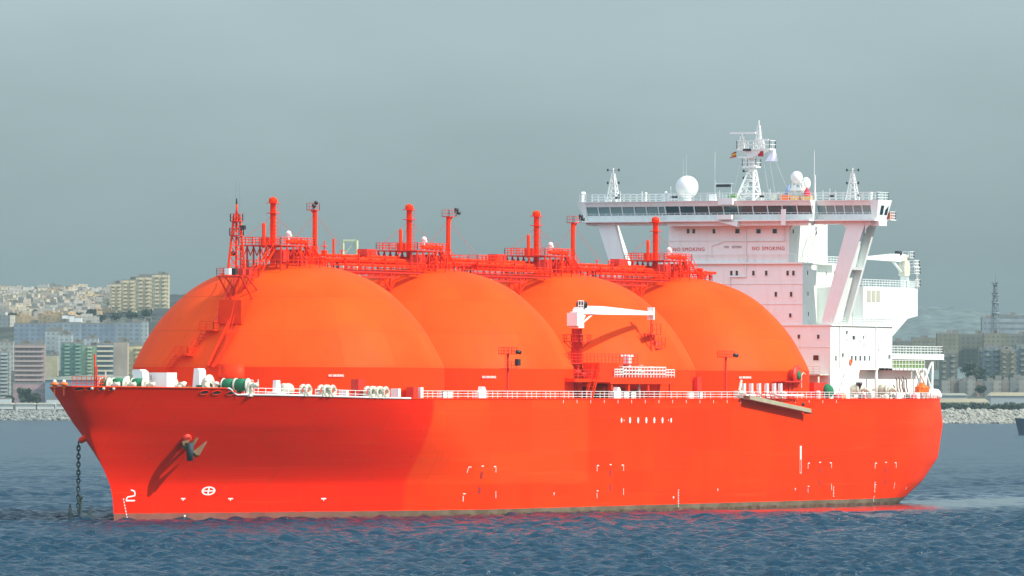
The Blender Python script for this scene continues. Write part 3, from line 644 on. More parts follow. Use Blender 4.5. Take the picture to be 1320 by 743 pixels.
def hull_material():
    m = bpy.data.materials.new('hull_paint'); m.use_nodes = True; nt = m.node_tree; b = nt.nodes['Principled BSDF']; b.inputs['Roughness'].default_value = .5; b.inputs['Specular IOR Level'].default_value = .03
    g = N(nt, 'ShaderNodeNewGeometry'); sp = N(nt, 'ShaderNodeSeparateXYZ'); nt.links.new(g.outputs['Position'], sp.inputs[0])
    def M(op, a, b2=None):
        k = N(nt, 'ShaderNodeMath', operation=op)
        for i, x in enumerate((a, b2)):
            if x is None: continue
            if isinstance(x, (int, float)): k.inputs[i].default_value = x
            else: nt.links.new(x, k.inputs[i])
        return k.outputs[0]
    def RG(o, a, b2, c=0., d=1.):
        k = N(nt, 'ShaderNodeMapRange'); nt.links.new(o, k.inputs['Value'])
        for nm, vv in zip(('From Min', 'From Max', 'To Min', 'To Max'), (a, b2, c, d)): k.inputs[nm].default_value = vv
        return k.outputs[0]
    def NO(scale, vec=(1, 1, 1), det=5):
        mp = N(nt, 'ShaderNodeMapping'); mp.inputs['Scale'].default_value = vec; nt.links.new(g.outputs['Position'], mp.inputs[0])
        k = N(nt, 'ShaderNodeTexNoise'); k.inputs['Scale'].default_value = scale; k.inputs['Detail'].default_value = det; nt.links.new(mp.outputs[0], k.inputs['Vector']); return k.outputs['Fac']
    def MIX(f, a, b2):
        k = N(nt, 'ShaderNodeMix', data_type='RGBA')
        if isinstance(f, (int, float)): k.inputs['Factor'].default_value = f
        else: nt.links.new(f, k.inputs['Factor'])
        for nm, x in (('A', a), ('B', b2)):
            if isinstance(x, tuple): k.inputs[nm].default_value = (*x, 1)
            else: nt.links.new(x, k.inputs[nm])
        return k.outputs['Result']
    X, Z = sp.outputs['X'], sp.outputs['Z']
    base = MIX(RG(NO(.12, (1, 1, .4)), .35, .65), (.86, .034, .0002), (.92, .043, .0004))
    # repainted rectangle amidships, older washed-out paint right aft
    wob = M('MULTIPLY', NO(.5, (1, 1, 1), 3), .6)
    patch = M('MULTIPLY', M('MULTIPLY', RG(X, 68.5, 69.3), RG(X, 122.4, 121.6)), RG(M('ADD', Z, wob), 4.9, 5.3))
    base = MIX(M('MULTIPLY', patch, .75), base, (.92, .062, .004))
    base = MIX(M('MULTIPLY', RG(X, 247, 258), .6), base, (.85, .062, .018))
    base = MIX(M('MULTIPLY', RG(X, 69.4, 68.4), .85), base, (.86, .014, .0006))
    # faint plate butts, strakes and rubbing streaks
    zl = M('FRACT', M('DIVIDE', Z, 3.1)); base = MIX(M('MULTIPLY', M('LESS_THAN', zl, .03), .28), base, (.55, .03, .01))
    xl = M('FRACT', M('DIVIDE', X, 14.6)); base = MIX(M('MULTIPLY', M('LESS_THAN', xl, .008), .32), base, (.5, .03, .01))
    pn = N(nt, 'ShaderNodeTexWhiteNoise'); pn.noise_dimensions = '2D'; pc_ = N(nt, 'ShaderNodeCombineXYZ'); nt.links.new(M('FLOOR', M('DIVIDE', X, 14.6)), pc_.inputs[0]); nt.links.new(M('FLOOR', M('DIVIDE', Z, 3.1)), pc_.inputs[1]); nt.links.new(pc_.outputs[0], pn.inputs['Vector'])
    base = MIX(M('MULTIPLY', pn.outputs['Value'], .28), base, (.76, .012, .001))
    rr_ = RG(NO(1.0, (1.6, 1.6, .035), 6), .66, .78); rz = RG(NO(.06, (1, 1, .2), 2), .45, .62); base = MIX(M('MULTIPLY', M('MULTIPLY', rr_, rz), .8), base, (.32, .05, .02))
    st = RG(NO(1.0, (.03, .03, 2.2), 6), .6, .75); base = MIX(M('MULTIPLY', st, .36), base, (.85, .09, .02))
    vs = RG(NO(1.0, (.9, .9, .05), 5), .6, .8); base = MIX(M('MULTIPLY', vs, .45), base, (.60, .04, .015))
    # boot topping: mud grey over brown antifouling, ragged edge
    e1 = M('ADD', Z, M('MULTIPLY', NO(.8, (1, 1, .2), 4), .25))
    bt = RG(e1, 1.27, 1.17); mud = MIX(RG(NO(.35, (1, 1, 1.5), 6), .35, .65), (.11, .085, .055), (.17, .135, .09))
    brn = MIX(RG(NO(.6, (1, 1, .6), 5), .4, .6), (.08, .045, .03), (.14, .085, .06))
    low = MIX(RG(M('ADD', Z, M('MULTIPLY', NO(.3, (1, 1, .2), 5), .9)), 1.0, .8), mud, brn)
    low = MIX(RG(X, 75, 40), low, MIX(RG(NO(.5), .3, .7), (.20, .075, .055), (.27, .11, .08)))
    base = MIX(bt, base, low)
    nt.links.new(base, b.inputs['Base Color'])
    bp = N(nt, 'ShaderNodeBump'); bp.inputs['Strength'].default_value = .5; bp.inputs['Distance'].default_value = .12
    nt.links.new(NO(.22, (1, 1, 1.3), 2), bp.inputs['Height']); nt.links.new(bp.outputs[0], b.inputs['Normal'])
    return m
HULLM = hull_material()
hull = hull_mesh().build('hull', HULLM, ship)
# rubbing cap along the top edge of the bulwark, and inside face
def deck_mesh(z_of, x0, x1, n=90, inset=.15):
    mb = MB(); vs = []
    for i in range(n + 1):
        X = x0 + (x1 - x0) * i / n; z = z_of(X); hb = max(.02, half_b(X, z) - inset); vs += [(X, -hb, z), (X, hb, z)]
    mb.add(vs, [(2 * i, 2 * i + 2, 2 * i + 3, 2 * i + 1) for i in range(n)]); return mb
DECKM = mat('red_deck_paint', (.42, .045, .015), .7, var=.15, vscale=.5)
deck_mesh(lambda X: z_top(X) - (1.25 if X < 28 else .02 + .3 * 0), lerp_tab(18.7, STEM) + 1.2, 27.9, 40, .12).build('forecastle_deck', DECKM, ship)
deck_mesh(lambda X: z_top(X) - .03, 28.6, XEND - .1, 110, .0).build('main_deck', DECKM, ship)
m = MB(); hb_ = half_b(28.4, 17.3); m.box((28.2, -hb_ + .05, 17.1), (28.45, hb_ - .05, 18.2)); m.build('forecastle_bulkhead', REDD, ship)
def edge(X, off=0., dz=0.): z = z_top(X); return (X, -(half_b(X, z) + off), z + dz)
# bulwark cap rail
m = MB(); _x0 = lerp_tab(18.7, STEM); xs = [_x0 + .02 + (26 - _x0) * (i / 46) ** 1.6 for i in range(47)]
for sgn in (1, -1):
    pts = [(X, -sgn * half_b(X, z_top(X)), z_top(X)) for X in xs]; m.path(pts, .09, 5)
m.build('bulwark_cap', RED, ship)
# white kerb on the deck edge forward, red gutter bar aft of it
m = MB(); pts = [edge(X, .03, .05) for X in np.linspace(26.2, 28.5, 8)] + [edge(X, .03, .08) for X in np.linspace(28.6, 62, 22)]; m.path(pts, .13, 5); m.build('white_deck_kerb', WHITE2, ship)
m = MB(); m.path([edge(X, .03, .04) for X in np.linspace(62.2, XEND - 2, 90)], .12, 4); m.build('deck_edge_bar', RED, ship)

# hull marks: thin plates lying just proud of the shell
def hull_find(u, v):      # where the sight line through a picture point first meets the port shell
    r0 = ray(u, v); r0 = r0 / r0.dot(Fh)
    def ins(d): p = CAM + r0 * d; return 0 < p.x < XEND and abs(p.y) < half_b(p.x, p.z), p
    d = 1040.
    while d < 1500:
        if ins(d)[0]: break
        d += 1.0
    a_, b_ = d - 1.0, d
    for _ in range(9):
        m_ = (a_ + b_) / 2
        if ins(m_)[0]: b_ = m_
        else: a_ = m_
    p = ins(b_)[1]; return p.x, p.z
def hpt(X, z, off=.03):
    e_ = .05; y = half_b(X, z); dx = (half_b(X + e_, z) - half_b(X - e_, z)) / (2 * e_); dz = (half_b(X, z + e_) - half_b(X, z - e_)) / (2 * e_)
    n = Vector((-dx, -1, -dz * 1)).normalized(); n = Vector((-dx, -1., -dz)).normalized()
    return Vector((X, -y, z)) + n * off
def hplate(mb, X0, z0, X1, z1, off=.03): mb.add([hpt(X0, z0, off), hpt(X1, z0, off), hpt(X1, z1, off), hpt(X0, z1, off)], [(0, 1, 2, 3)])
def hstroke(mb, pts, wd=.16, off=.035):
    for (x0, z0), (x1, z1) in zip(pts[:-1], pts[1:]):
        L = math.hypot(x1 - x0, z1 - z0) or 1; nx, nz2 = -(z1 - z0) / L * wd / 2, (x1 - x0) / L * wd / 2
        mb.add([hpt(x0 + nx, z0 + nz2, off), hpt(x1 + nx, z1 + nz2, off), hpt(x1 - nx, z1 - nz2, off), hpt(x0 - nx, z0 - nz2, off)], [(0, 1, 2, 3)])
def tug_group(u, v_top, v_low, du):
    X, zt = hull_find(u, v_top); _, zl = hull_find(u, v_low); Xa, _ = hull_find(u - du, v_top); Xb_, _ = hull_find(u + du * .95, v_top)
    for pts in ([(Xa, zt - .85), (Xa, zt), (Xa + .7, zt)], [(Xb_ - .7, zt), (Xb_, zt), (Xb_, zt - .85)], [(X - .35, zt + .1), (X + .35, zt + .1)],
                [(Xa, zl - .7), (Xa, zl + .1)], [(Xa - .1, zl + .4), (Xa + .5, zl + .4)], [(Xb_, zl - .3), (Xb_, zl + .7)]):
        m = MB(); hstroke(m, pts, .13); m.build('tug_mark', MARKW, hull)
    for zz in (zt - 1.2, zl + .9):
        m = MB(); hstroke(m, [(X - .1, zz + .5), (X - .1, zz - .5)], .6, .04); m.build('tug_push_mark', MARKR, hull)
tug_group(622, 602, 640, 18); tug_group(787, 600, 636, 17.5); tug_group(1057, 597, 630, 15.5); tug_group(1142, 597, 628, 14)
for k, u in enumerate((801, 804.3, 812, 822.5, 833, 843.3, 853.8, 861.5, 865)):
    X, z = hull_find(u, 542); big = .52 if k not in (0, 1, 7, 8) else (.42 if k in (0, 8) else .16)
    m = MB(); n = 12; m.add([hpt(X + .62 * big * math.cos(2 * math.pi * i / n), z + big * math.sin(2 * math.pi * i / n) * .9, .03) for i in range(n)], [tuple(range(n))]); m.build('white_oval_mark', MARKW, hull)
X, z0 = hull_find(1032, 592.5); _, z1 = hull_find(1032, 575); m = MB(); hplate(m, X - .32, z0, X + .32, z1); m.build('pilot_boarding_mark', MARKW, hull)
_, z2 = hull_find(1032, 610)
m = MB(); hstroke(m, [(X - .3, z0), (X - .3, z2), (X + .3, z2), (X + .3, z0)], .09); m.build('pilot_boarding_outline', MARKW, hull)
# draught figures (tiny ticks with figures) forward, midships, aft
def draught(u, v0, v1, n, figs):
    X, z0 = hull_find(u, v0); _, z1 = hull_find(u, v1)
    m = MB(); hstroke(m, [(X, z0), (X, z1)], .1); 
    for i in range(n + 1): z = z0 + (z1 - z0) * i / n; hstroke(m, [(X, z), (X + .35, z)], .1)
    m.build('draught_scale', MARKW, hull)
draught(874, 632, 653, 6, 0); draught(577 + 497, 628, 640, 3, 0); draught(1127.5, 622, 646, 4, 0)
X, z0 = hull_find(158.5, 647); m = MB(); 
for i in range(8): hstroke(m, [(X + i * .12, 3.2 - i * .42), (X + .1 + i * .12, 2.95 - i * .42)], .13)
m.build('draught_scale', MARKW, hull)
m = MB(); X, z = hull_find(168, 640); hstroke(m, [(X - .1, z + .9), (X + .5, z + .7), (X + .7, z + .1), (X + .2, z), (X - .5, z - .1), (X - .6, z - .6), (X + .8, z - .6)], .2, .05); m.build('bulbous_bow_mark', MARKW, hull)
m = MB(); X, z = hull_find(268.5, 633); n = 20
for i in range(n):
    a, b_ = 2 * math.pi * i / n, 2 * math.pi * (i + 1) / n
    m.add([hpt(X + 1.15 * r_ * math.cos(t), z + .62 * r_ * math.sin(t), .05) for t, r_ in ((a, 1), (b_, 1), (b_, .72), (a, .72))], [(0, 1, 2, 3)])
hstroke(m, [(X - .95, z), (X + .95, z)], .17, .05); hstroke(m, [(X, z - .5), (X, z + .5)], .28, .05); m.build('thruster_mark', MARKW, hull)
for u, v, w_ in ((236, 643, .7), (297, 643, .8), (417, 643, .9), (714, 636, .3), (925, 631, .3), (238, 665, .3), (868, 641, .5), (1025, 630, .3), (1168, 629, .3)):
    X, z = hull_find(u, v); m = MB(); hstroke(m, [(X - w_ / 2, z), (X + w_ / 2, z)], .18); hstroke(m, [(X, z), (X, z - .3)], .14, .04); m.build('load_mark', MARKW, hull)
X, z = hull_find(1040, 632); m = MB(); hstroke(m, [(X - 1.6, z + .3), (X + 1.2, z + .1), (X + 1.3, z - .5), (X - .8, z - .2)], .12); m.build('faded_mark', MARKR, hull)
# scupper drips under the gunwale: white ticks
for i in range(22):
    u = 726 + i * 17.6
    if u > 1085: break
    X, z = hull_find(u, 517); m = MB(); hstroke(m, [(X, z + .15), (X, z - .35)], .13); m.build('scupper_tick', MARKW, hull)
# mooring openings in the forecastle bulwark
for k, (u, v, lit) in enumerate(((102.5, 501.2, 0), (116, 501, 1), (131, 501.2, 1), (144, 501.5, 1), (263, 506, 0), (279, 506.3, 0), (297, 507, 0))):
    X, z = hull_find(u, v)
    m = MB(); n = 14; rx, rz_ = (.62, .30) if u > 200 else (.45, .26)
    m.add([hpt(X + rx * math.cos(2 * math.pi * i / n), z + rz_ * math.sin(2 * math.pi * i / n), .04) for i in range(n)], [tuple(range(n))]); o = m.build('mooring_opening', DARK, hull)  # flat dark plate on the shell, the opening's inner shade as its colour
    m = MB(); pts = [hpt(X + rx * math.cos(2 * math.pi * i / n), z + rz_ * math.sin(2 * math.pi * i / n), .05) for i in range(n + 1)]; m.path(pts, .05, 5); m.build('opening_rim', RED, hull)
    if lit:
        m = MB(); p = hpt(X + .15, z + .05, .05); m.ball(p, .24, 10); m.build('fairlead_roller', CREAM, hull)

# ------------------------------------------------------------------ anchors
def anchor(mb_sh, mb_fl, c, ax, side, s=1.):
    """c crown centre, ax unit vector from crown to shackle, side = fluke spread direction"""
    c = Vector(c); ax = Vector(ax).normalized(); side = (Vector(side) - ax * Vector(side).dot(ax)).normalized(); nn = ax.cross(side)
    mb_sh.tube(c, c + ax * 3.6 * s, .30 * s, 6, .2 * s); mb_sh.tube(c + ax * 3.6 * s - nn * .3 * s, c + ax * 3.6 * s + nn * .3 * s, .32 * s, 8)
    mb_fl.tube(c - side * 1.35 * s, c + side * 1.35 * s, .42 * s, 6)
    for k in (-1, 1):
        b0 = c + side * 1.05 * k * s
        tip = b0 + ax * 2.6 * s + side * .35 * k * s + nn * .5 * s
        w1 = side * .55 * s; t1 = nn * .28 * s
        mb_fl.hexa([b0 - w1 - t1, b0 + w1 - t1, b0 + w1 + t1, b0 - w1 + t1, tip - w1 * .15 - t1 * .4, tip + w1 * .15 - t1 * .4, tip + w1 * .15 + t1 * .4, tip - w1 * .15 + t1 * .4])
XA, ZA = hull_find(240, 566)
pa = hpt(XA, ZA, 0)
dxn = (hpt(XA, ZA, 1) - pa)
m = MB(); m.tube(pa - dxn * .6, pa + dxn * .25, .95, 14, .75); m.tube(pa + dxn * .25, pa + dxn * .3, .75, 14, .45); m.build('hawse_pipe', REDD, ship)
ra = empty('anchor', tuple(pa + dxn * 1.2), 'rusty stockless anchor stowed at the port hawse high on the flared bow', 'anchor')
s1, s2 = MB(), MB(); cA = pa + dxn * .75 + Vector((.3, 0, -1.1))
ext = Vector((.75, -.12, .75)).normalized()
anchor(s1, s2, cA, ext, Vector((-.45, .5, .35)), .95)
s1.build('shank', RUST, ra); s2.build('flukes', RUST, ra)
m = MB(); m.tube(cA - Vector((.1, .1, 1.5)), cA + Vector((-.2, -.1, 1.0)), .45, 7, .62); m.build('crown_plate', CHAIN, ra)
# starboard hawse with chain let go
pc = at(104, 568, Y=3.2)
m = MB(); m.tube(pc + Vector((1.9, -.8, .9)), pc + Vector((.1, .1, -.05)), .55, 12, .42); m.build('hawse_pipe', RED, ship)
m = MB(); ztop = pc.z - .2; z = ztop; k = 0; x0, y0 = pc.x - .25, pc.y + .2
while z > 1.6:
    # stud link: elongated ring
    a = (k % 2) * math.pi / 2 + .5; d = Vector((math.cos(a), math.sin(a), 0)); c = Vector((x0, y0, z - .32)); pts = []
    for i in range(11):
        t = 2 * math.pi * i / 10; pts.append(c + d * .21 * math.cos(t) + Vector((0, 0, .38 * math.sin(t))))
    m.path(pts, .115, 5); z -= .56; k += 1
ch = m.build('anchor_chain', CHAIN); tag(ch, 'black iron anchor chain hanging straight down from the bow to the water', 'chain')
ra = empty('anchor', (x0, y0, 0), 'dark wet anchor just breaking the surface below the hanging chain', 'anchor')
s1, s2 = MB(), MB(); anchor(s1, s2, (x0 + .35, y0, -.35), Vector((.1, 0, 1)), Rt, 1.05)
s1.build('shank', CHAIN, ra); s2.build('flukes', CHAIN, ra)

# ------------------------------------------------------------------ domes
XT = [72.7001, 117.7001, 162.7001, 207.7001]; RT = 22.45
def dome_material():
    m = bpy.data.materials.new('dome_paint'); m.use_nodes = True; nt = m.node_tree; b = nt.nodes['Principled BSDF']; b.inputs['Roughness'].default_value = .55
    b.inputs['Specular IOR Level'].default_value = .07
    tcn = N(nt, 'ShaderNodeTexCoord'); sp = N(nt, 'ShaderNodeSeparateXYZ'); nt.links.new(tcn.outputs['Object'], sp.inputs[0])
    def M(op, a, b2=None):
        k = N(nt, 'ShaderNodeMath', operation=op)
        for i, x in enumerate((a, b2)):
            if x is None: continue
            if isinstance(x, (int, float)): k.inputs[i].default_value = x
            else: nt.links.new(x, k.inputs[i])
        return k.outputs[0]
    ang = M('DIVIDE', M('ADD', M('ARCTAN2', sp.outputs['Y'], sp.outputs['X']), 7.03), 2 * math.pi / 16)
    lat = M('DIVIDE', sp.outputs['Z'], 4.9)
    cb = N(nt, 'ShaderNodeCombineXYZ'); nt.links.new(M('FLOOR', ang), cb.inputs[0]); nt.links.new(M('FLOOR', lat), cb.inputs[1])
    oi = N(nt, 'ShaderNodeObjectInfo'); nt.links.new(M('MULTIPLY', oi.outputs['Random'], 50), cb.inputs[2])
    wn = N(nt, 'ShaderNodeTexWhiteNoise'); wn.noise_dimensions = '3D'; nt.links.new(cb.outputs[0], wn.inputs['Vector'])
    g = N(nt, 'ShaderNodeNewGeometry'); nn = N(nt, 'ShaderNodeTexNoise'); nn.inputs['Scale'].default_value = .16; nn.inputs['Detail'].default_value = 6; nt.links.new(g.outputs['Position'], nn.inputs['Vector'])
    f = M('ADD', M('MULTIPLY', wn.outputs['Value'], .24), M('MULTIPLY', nn.outputs['Fac'], .75))
    mr = N(nt, 'ShaderNodeMapRange'); nt.links.new(f, mr.inputs['Value']); mr.inputs['From Min'].default_value = .25; mr.inputs['From Max'].default_value = .95
    mi = N(nt, 'ShaderNodeMix', data_type='RGBA'); nt.links.new(mr.outputs[0], mi.inputs['Factor']); mi.inputs['A'].default_value = (.88, .060, .002, 1); mi.inputs['B'].default_value = (.92, .098, .006, 1)
    # panel seams
    fa, fl = M('FRACT', ang), M('FRACT', lat)
    seam = M('MAXIMUM', M('LESS_THAN', fa, .012), M('LESS_THAN', fl, .02))
    ms = N(nt, 'ShaderNodeMix', data_type='RGBA'); nt.links.new(M('MULTIPLY', seam, .38), ms.inputs['Factor']); nt.links.new(mi.outputs['Result'], ms.inputs['A']); ms.inputs['B'].default_value = (.45, .035, .008, 1)
    # lower belt coloured redder: its weaker sunlight is put into the colour
    belt = N(nt, 'ShaderNodeMapRange'); nt.links.new(sp.outputs['Z'], belt.inputs['Value']); belt.inputs['From Min'].default_value = 4.75; belt.inputs['From Max'].default_value = 4.65
    mb2 = N(nt, 'ShaderNodeMix', data_type='RGBA'); nt.links.new(belt.outputs[0], mb2.inputs['Factor']); nt.links.new(ms.outputs['Result'], mb2.inputs['A']); mb2.inputs['B'].default_value = (.88, .044, .001, 1)
    # thin drip stains
    mp = N(nt, 'ShaderNodeMapping'); mp.inputs['Scale'].default_value = (1.1, 1.1, .06); nt.links.new(g.outputs['Position'], mp.inputs[0])
    n3 = N(nt, 'ShaderNodeTexNoise'); n3.inputs['Scale'].default_value = .8; n3.inputs['Detail'].default_value = 6; nt.links.new(mp.outputs[0], n3.inputs['Vector'])
    r3 = N(nt, 'ShaderNodeMapRange'); nt.links.new(n3.outputs['Fac'], r3.inputs['Value']); r3.inputs['From Min'].default_value = .6; r3.inputs['From Max'].default_value = .8; r3.inputs['To Max'].default_value = .5
    m3_ = N(nt, 'ShaderNodeMix', data_type='RGBA'); nt.links.new(r3.outputs[0], m3_.inputs['Factor']); nt.links.new(mb2.outputs['Result'], m3_.inputs['A']); m3_.inputs['B'].default_value = (.60, .05, .012, 1)
    nt.links.new(m3_.outputs['Result'], b.inputs['Base Color'])
    bp = N(nt, 'ShaderNodeBump'); bp.inputs['Strength'].default_value = .35; bp.inputs['Distance'].default_value = .25
    n4 = N(nt, 'ShaderNodeTexNoise'); n4.inputs['Scale'].default_value = .1; n4.inputs['Detail'].default_value = 2; nt.links.new(g.outputs['Position'], n4.inputs['Vector'])
    nt.links.new(n4.outputs['Fac'], bp.inputs['Height']); nt.links.new(bp.outputs[0], b.inputs['Normal'])
    return m
DOMEM = dome_material()
ctrl = [(22.45, 0), (21.75, 1.6), (19.6, 5.35), (16.9, 8.6), (13.7, 11.4), (10.0, 13.35), (6.0, 14.5), (3.0, 14.85), (.01, 14.9)]
def catmull(P, n=6):
    out = []; P = [P[0]] + P + [P[-1]]
    for i in range(1, len(P) - 2):
        p0, p1, p2, p3 = P[i - 1:i + 3]
        for k in range(n):
            t = k / n; out.append(tuple(.5 * (2 * b + (-a + c) * t + (2 * a - 5 * b + 4 * c - d) * t * t + (-a + 3 * b - 3 * c + d) * t ** 3) for a, b, c, d in zip(p0, p1, p2, p3)))
    out.append(P[-2]); return out
DPROF = [(r_, z) for r_, z in catmull(ctrl)]
ZB = 21.5
domes = []
for i, X in enumerate(XT):
    m = MB(); m.lathe(DPROF, (X, 0, ZB), 128); m.lathe([(RT, 16.8 - ZB), (RT, 0)], (X, 0, ZB), 128)
    o = m.build('tank_dome', DOMEM, ship, loc=(X, 0, 16.8)); domes.append(o)
def dome_r(dz):  # radius at height dz above the belt
    rs = [p[0] for p in DPROF][::-1]; zs = [p[1] for p in DPROF][::-1]
    return float(np.interp(-dz, [-z for z in zs], rs))
def text_mesh(body, size, m, parent, origin, xdir, zdir, name='lettering', depth=.02, bold=0., xs=1.):
    cu = bpy.data.curves.new(name, 'FONT'); cu.body = body; cu.size = size; cu.align_x = 'CENTER'; cu.align_y = 'CENTER'; cu.extrude = depth; cu.offset = bold; cu.resolution_u = 2; cu.space_character = 1.1
    ob = bpy.data.objects.new('t', cu); COL.objects.link(ob)
    me = bpy.data.meshes.new_from_object(ob.evaluated_get(bpy.context.evaluated_depsgraph_get())); bpy.data.objects.remove(ob)
    xdir, zdir = Vector(xdir).normalized(), Vector(zdir).normalized(); yd = xdir.cross(zdir)
    for vtx in me.vertices: c = vtx.co; vtx.co = xdir * c.x * xs + zdir * c.y + yd * c.z
    me.materials.clear(); me.materials.append(m)
    o = bpy.data.objects.new(name, me); COL.objects.link(o); pw = Vector((0, 0, 0)); q = parent
    while q is not None: pw += q.location; q = q.parent
    o.parent = parent; o.location = Vector(origin) - pw; return o
# NO SMOKING on the side of each dome's belt
for i, (u, v) in enumerate(((433, 484.5), (630, 486.5), (808, 459), (960, 487))):
    a = math.radians((-73, -76, -80, -78)[i]); 
    r0 = ray(u, v); 
    # intersect with dome surface numerically
    t = .9; best = None
    for k in range(4000):
        p = CAM + r0 / r0.dot(Fh) * (1040 + k * .08); dd = math.hypot(p.x - XT[i], p.y); rr_ = RT if p.z < ZB else dome_r(p.z - ZB)
        if dd <= rr_ + .06: break
    n = Vector((p.x - XT[i], p.y, 0)).normalized(); tx = Vector((-n.y, n.x, 0))
    zd = Vector((0, 0, 1)) if p.z < ZB + .3 else (Vector((0, 0, 1)) - n * .45)
    text_mesh('NO', .46, MARKW, domes[i], p + n * .10 - tx * .83, tx, zd, 'lettering', .02, .02, .75); text_mesh('SMOKING', .46, MARKW, domes[i], p + n * .10 + tx * .35, tx, zd, 'lettering', .02, .02, .72)

# ------------------------------------------------------------------ dome-top gear
PIPE = RED
def dome_top(i, X0):
    T = ZB + 14.75; first = i == 0
    # platform
    m = MB(); px0, px1, py0, py1 = X0 - 9.4, X0 + 1.4, -3.4, 3.4; zf = 38.85
    m.box((px0, py0, zf), (px1, py1, zf + .16))
    for x in np.linspace(px0 + .3, px1 - .3, 6):
        for y in (py0 + .2, py1 - .2): m.bar((x, y, T - 1), (x, y, zf), .14)
    for y in (py0 + .2, py1 - .2):
        for x in np.linspace(px0 + .3, px1 - 2.4, 5): m.bar((x, y, zf), (x + 1.1, y, zf - 1.3), .08); m.bar((x + 1.1, y, zf - 1.3), (x + 2.1, y, zf), .08)
    m.build('platform', REDD, domes[i])
    m = MB(); m.rail([(px0, py0, zf + .16), (px1, py0, zf + .16), (px1, py1, zf + .16), (px0, py1, zf + .16)], 1.1, 1.1, 3, .05, closed=True); m.build('platform_railing', RED, domes[i])
    # vapour dome (hatch) with flanged cover
    m = MB(); m.lathe([(2.5, -1.2), (2.5, 1.7), (2.8, 1.72), (2.8, 1.95), (2.3, 2.05), (.01, 2.3)], (X0 + .6, -.5, T), 28); m.build('hatch_trunk', RED, domes[i])
    # boxes
    for a_, b_ in (((X0 - 8.2, -3.2, T + .3), (X0 - 6.4, -1.6, T + 2.1)), ((X0 - 4, 1.2, zf + .16), (X0 - 2.8, 2.6, zf + 1.3))): m = MB(); m.box(a_, b_); m.build('valve_cabinet', REDD, domes[i])
    # collared vent riser
    x = X0 - 5.2; m = MB(); m.lathe([(.41, T - 1 - 36), (.41, 45.0 - 36), (.62, 45.2 - 36), (.62, 45.6 - 36), (.5, 45.8 - 36), (.01, 46.0 - 36)], (x, 0, 36), 14)
    for z in (43.6,): m.lathe([(.34, 0), (.95, 0), (.95, .1), (.34, .1)], (x, 0, z), 12)
    m.lathe([(.5, 0), (1.0, .0), (1.0, .08), (.5, .08)], (x, 0, 45.05), 12)
    for k in range(12): m.lathe([(.4, 0), (.47, 0), (.47, .08), (.4, .08)], (x, 0, 38 + k * .55), 10)
    m.ladder((x + .55, -.3, T), (x + .55, -.3, 45.2), (0, 1, 0), .5, .5, .03)
    m.build('vent_riser', RED, domes[i])
    m = MB()
    for dx, dy in ((-5, -4), (4.5, -4), (4.5, 4), (-5, 4)): m.bar((x, 0, 43.4), (x + dx, dy, zf - .5), .022)
    m.build('stay_wires', REDD, domes[i])
    # small duct
    m = MB(); x = X0 - 9.2 + 1.6 * (i > 0) * 0; m.lathe([(.26, 0), (.26, 3.3), (.18, 3.55), (.01, 3.6)], (x + 1.1, 0, 38.6), 12); m.build('small_duct', RED, domes[i])
    # floodlight post
    if i < 3:
        x = X0 + 8.3; zt = 44.3; m = MB(); m.lathe([(.36, 0), (.32, zt - T + 1.5)], (x, 0, T - 1.5), 12)
        m.ladder((x - .6, -.3, T - 1), (x - .6, -.3, zt), (0, 1, 0), .5, .5, .03); o = m.build('floodlight_post', RED, domes[i])
        m = MB(); sx = -1 if first else 1
        m.box((x - (1.4 if first else .9), -.6, zt), (x + (.3 if first else 1.2), .6, zt + .12)); m.rail([(x - (1.4 if first else .9), -.6, zt), (x + (.3 if first else 1.2), -.6, zt), (x + (.3 if first else 1.2), .6, zt), (x - (1.4 if first else .9), .6, zt)], 1.05, 1.0, 2, .035, closed=True)
        m.tube((x, -.2, zt - .9), (x + sx * 1.2, 0, zt), .12, 5); m.build('lamp_platform', REDD, o)
        for q, (dx, dz) in enumerate(((sx * 1.0, 1.5), (sx * 1.7, .9))):
            m = MB(); c = Vector((x + dx, -.6, zt + dz * .8)); m.tube(c, c + Vector((sx * .4, -.35, -.15)), .2, 10, .27); m.bar(c - Vector((0, 0, .6)), c, .06); m.build('floodlight', BLACK, o)
        m = MB()
        for dx, dy in ((-5, 4), (6, -4)): m.bar((x, 0, zt - .5), (x + dx, dy, T), .022)
        m.build('stay_wires', REDD, domes[i])
    # white deck instrument
    m = MB(); m.ball((X0 - 2.6, -1.2, zf + 1.9), .42, 10); m.tube((X0 - 2.6, -1.2, zf + .2), (X0 - 2.6, -1.2, zf + 1.8), .12, 6); m.tube((X0 - 2.9, -1.2, zf + 1.55), (X0 - 1.7, -1.2, zf + 1.6), .16, 6); m.build('gas_detector', WHITE2, domes[i])
    # inclined stair aft
    m = MB(); m.stair((X0 + 1.4, -2.8, zf), (X0 + 5.4, -2.8, T - .2), (0, 1, 0)); m.build('stair', RED, domes[i])
    # transverse and longitudinal pipes round the hatch
    rd = random.Random(i + 3)
    for (a, b, r_) in (((X0 - 5, -2.2, zf + .7), (X0 + 1.2, -2.2, zf + .7), .30), ((X0 - 4, -2.9, T + 1.0), (X0 + 12, -2.9, T + 1.0), .24), ((X0 + 1.2, -2.2, zf + .7), (X0 + 1.2, -2.2, T), .3),
                       ((X0 - 10, -1.0, T + .9), (X0 - 3, -1.0, T + .9), .22), ((X0 - 2.4, -3.1, T - .2), (X0 - 2.4, -3.1, zf + .9), .18)):
        m = MB(); m.tube(a, b, r_, 10); d_ = Vector(b) - Vector(a)
        for k in range(1, 4):
            c = Vector(a).lerp(Vector(b), k / 4); m.tube(c - d_.normalized() * .08, c + d_.normalized() * .08, r_ * 1.45, 10)
        m.build('cargo_pipe', RED, domes[i])
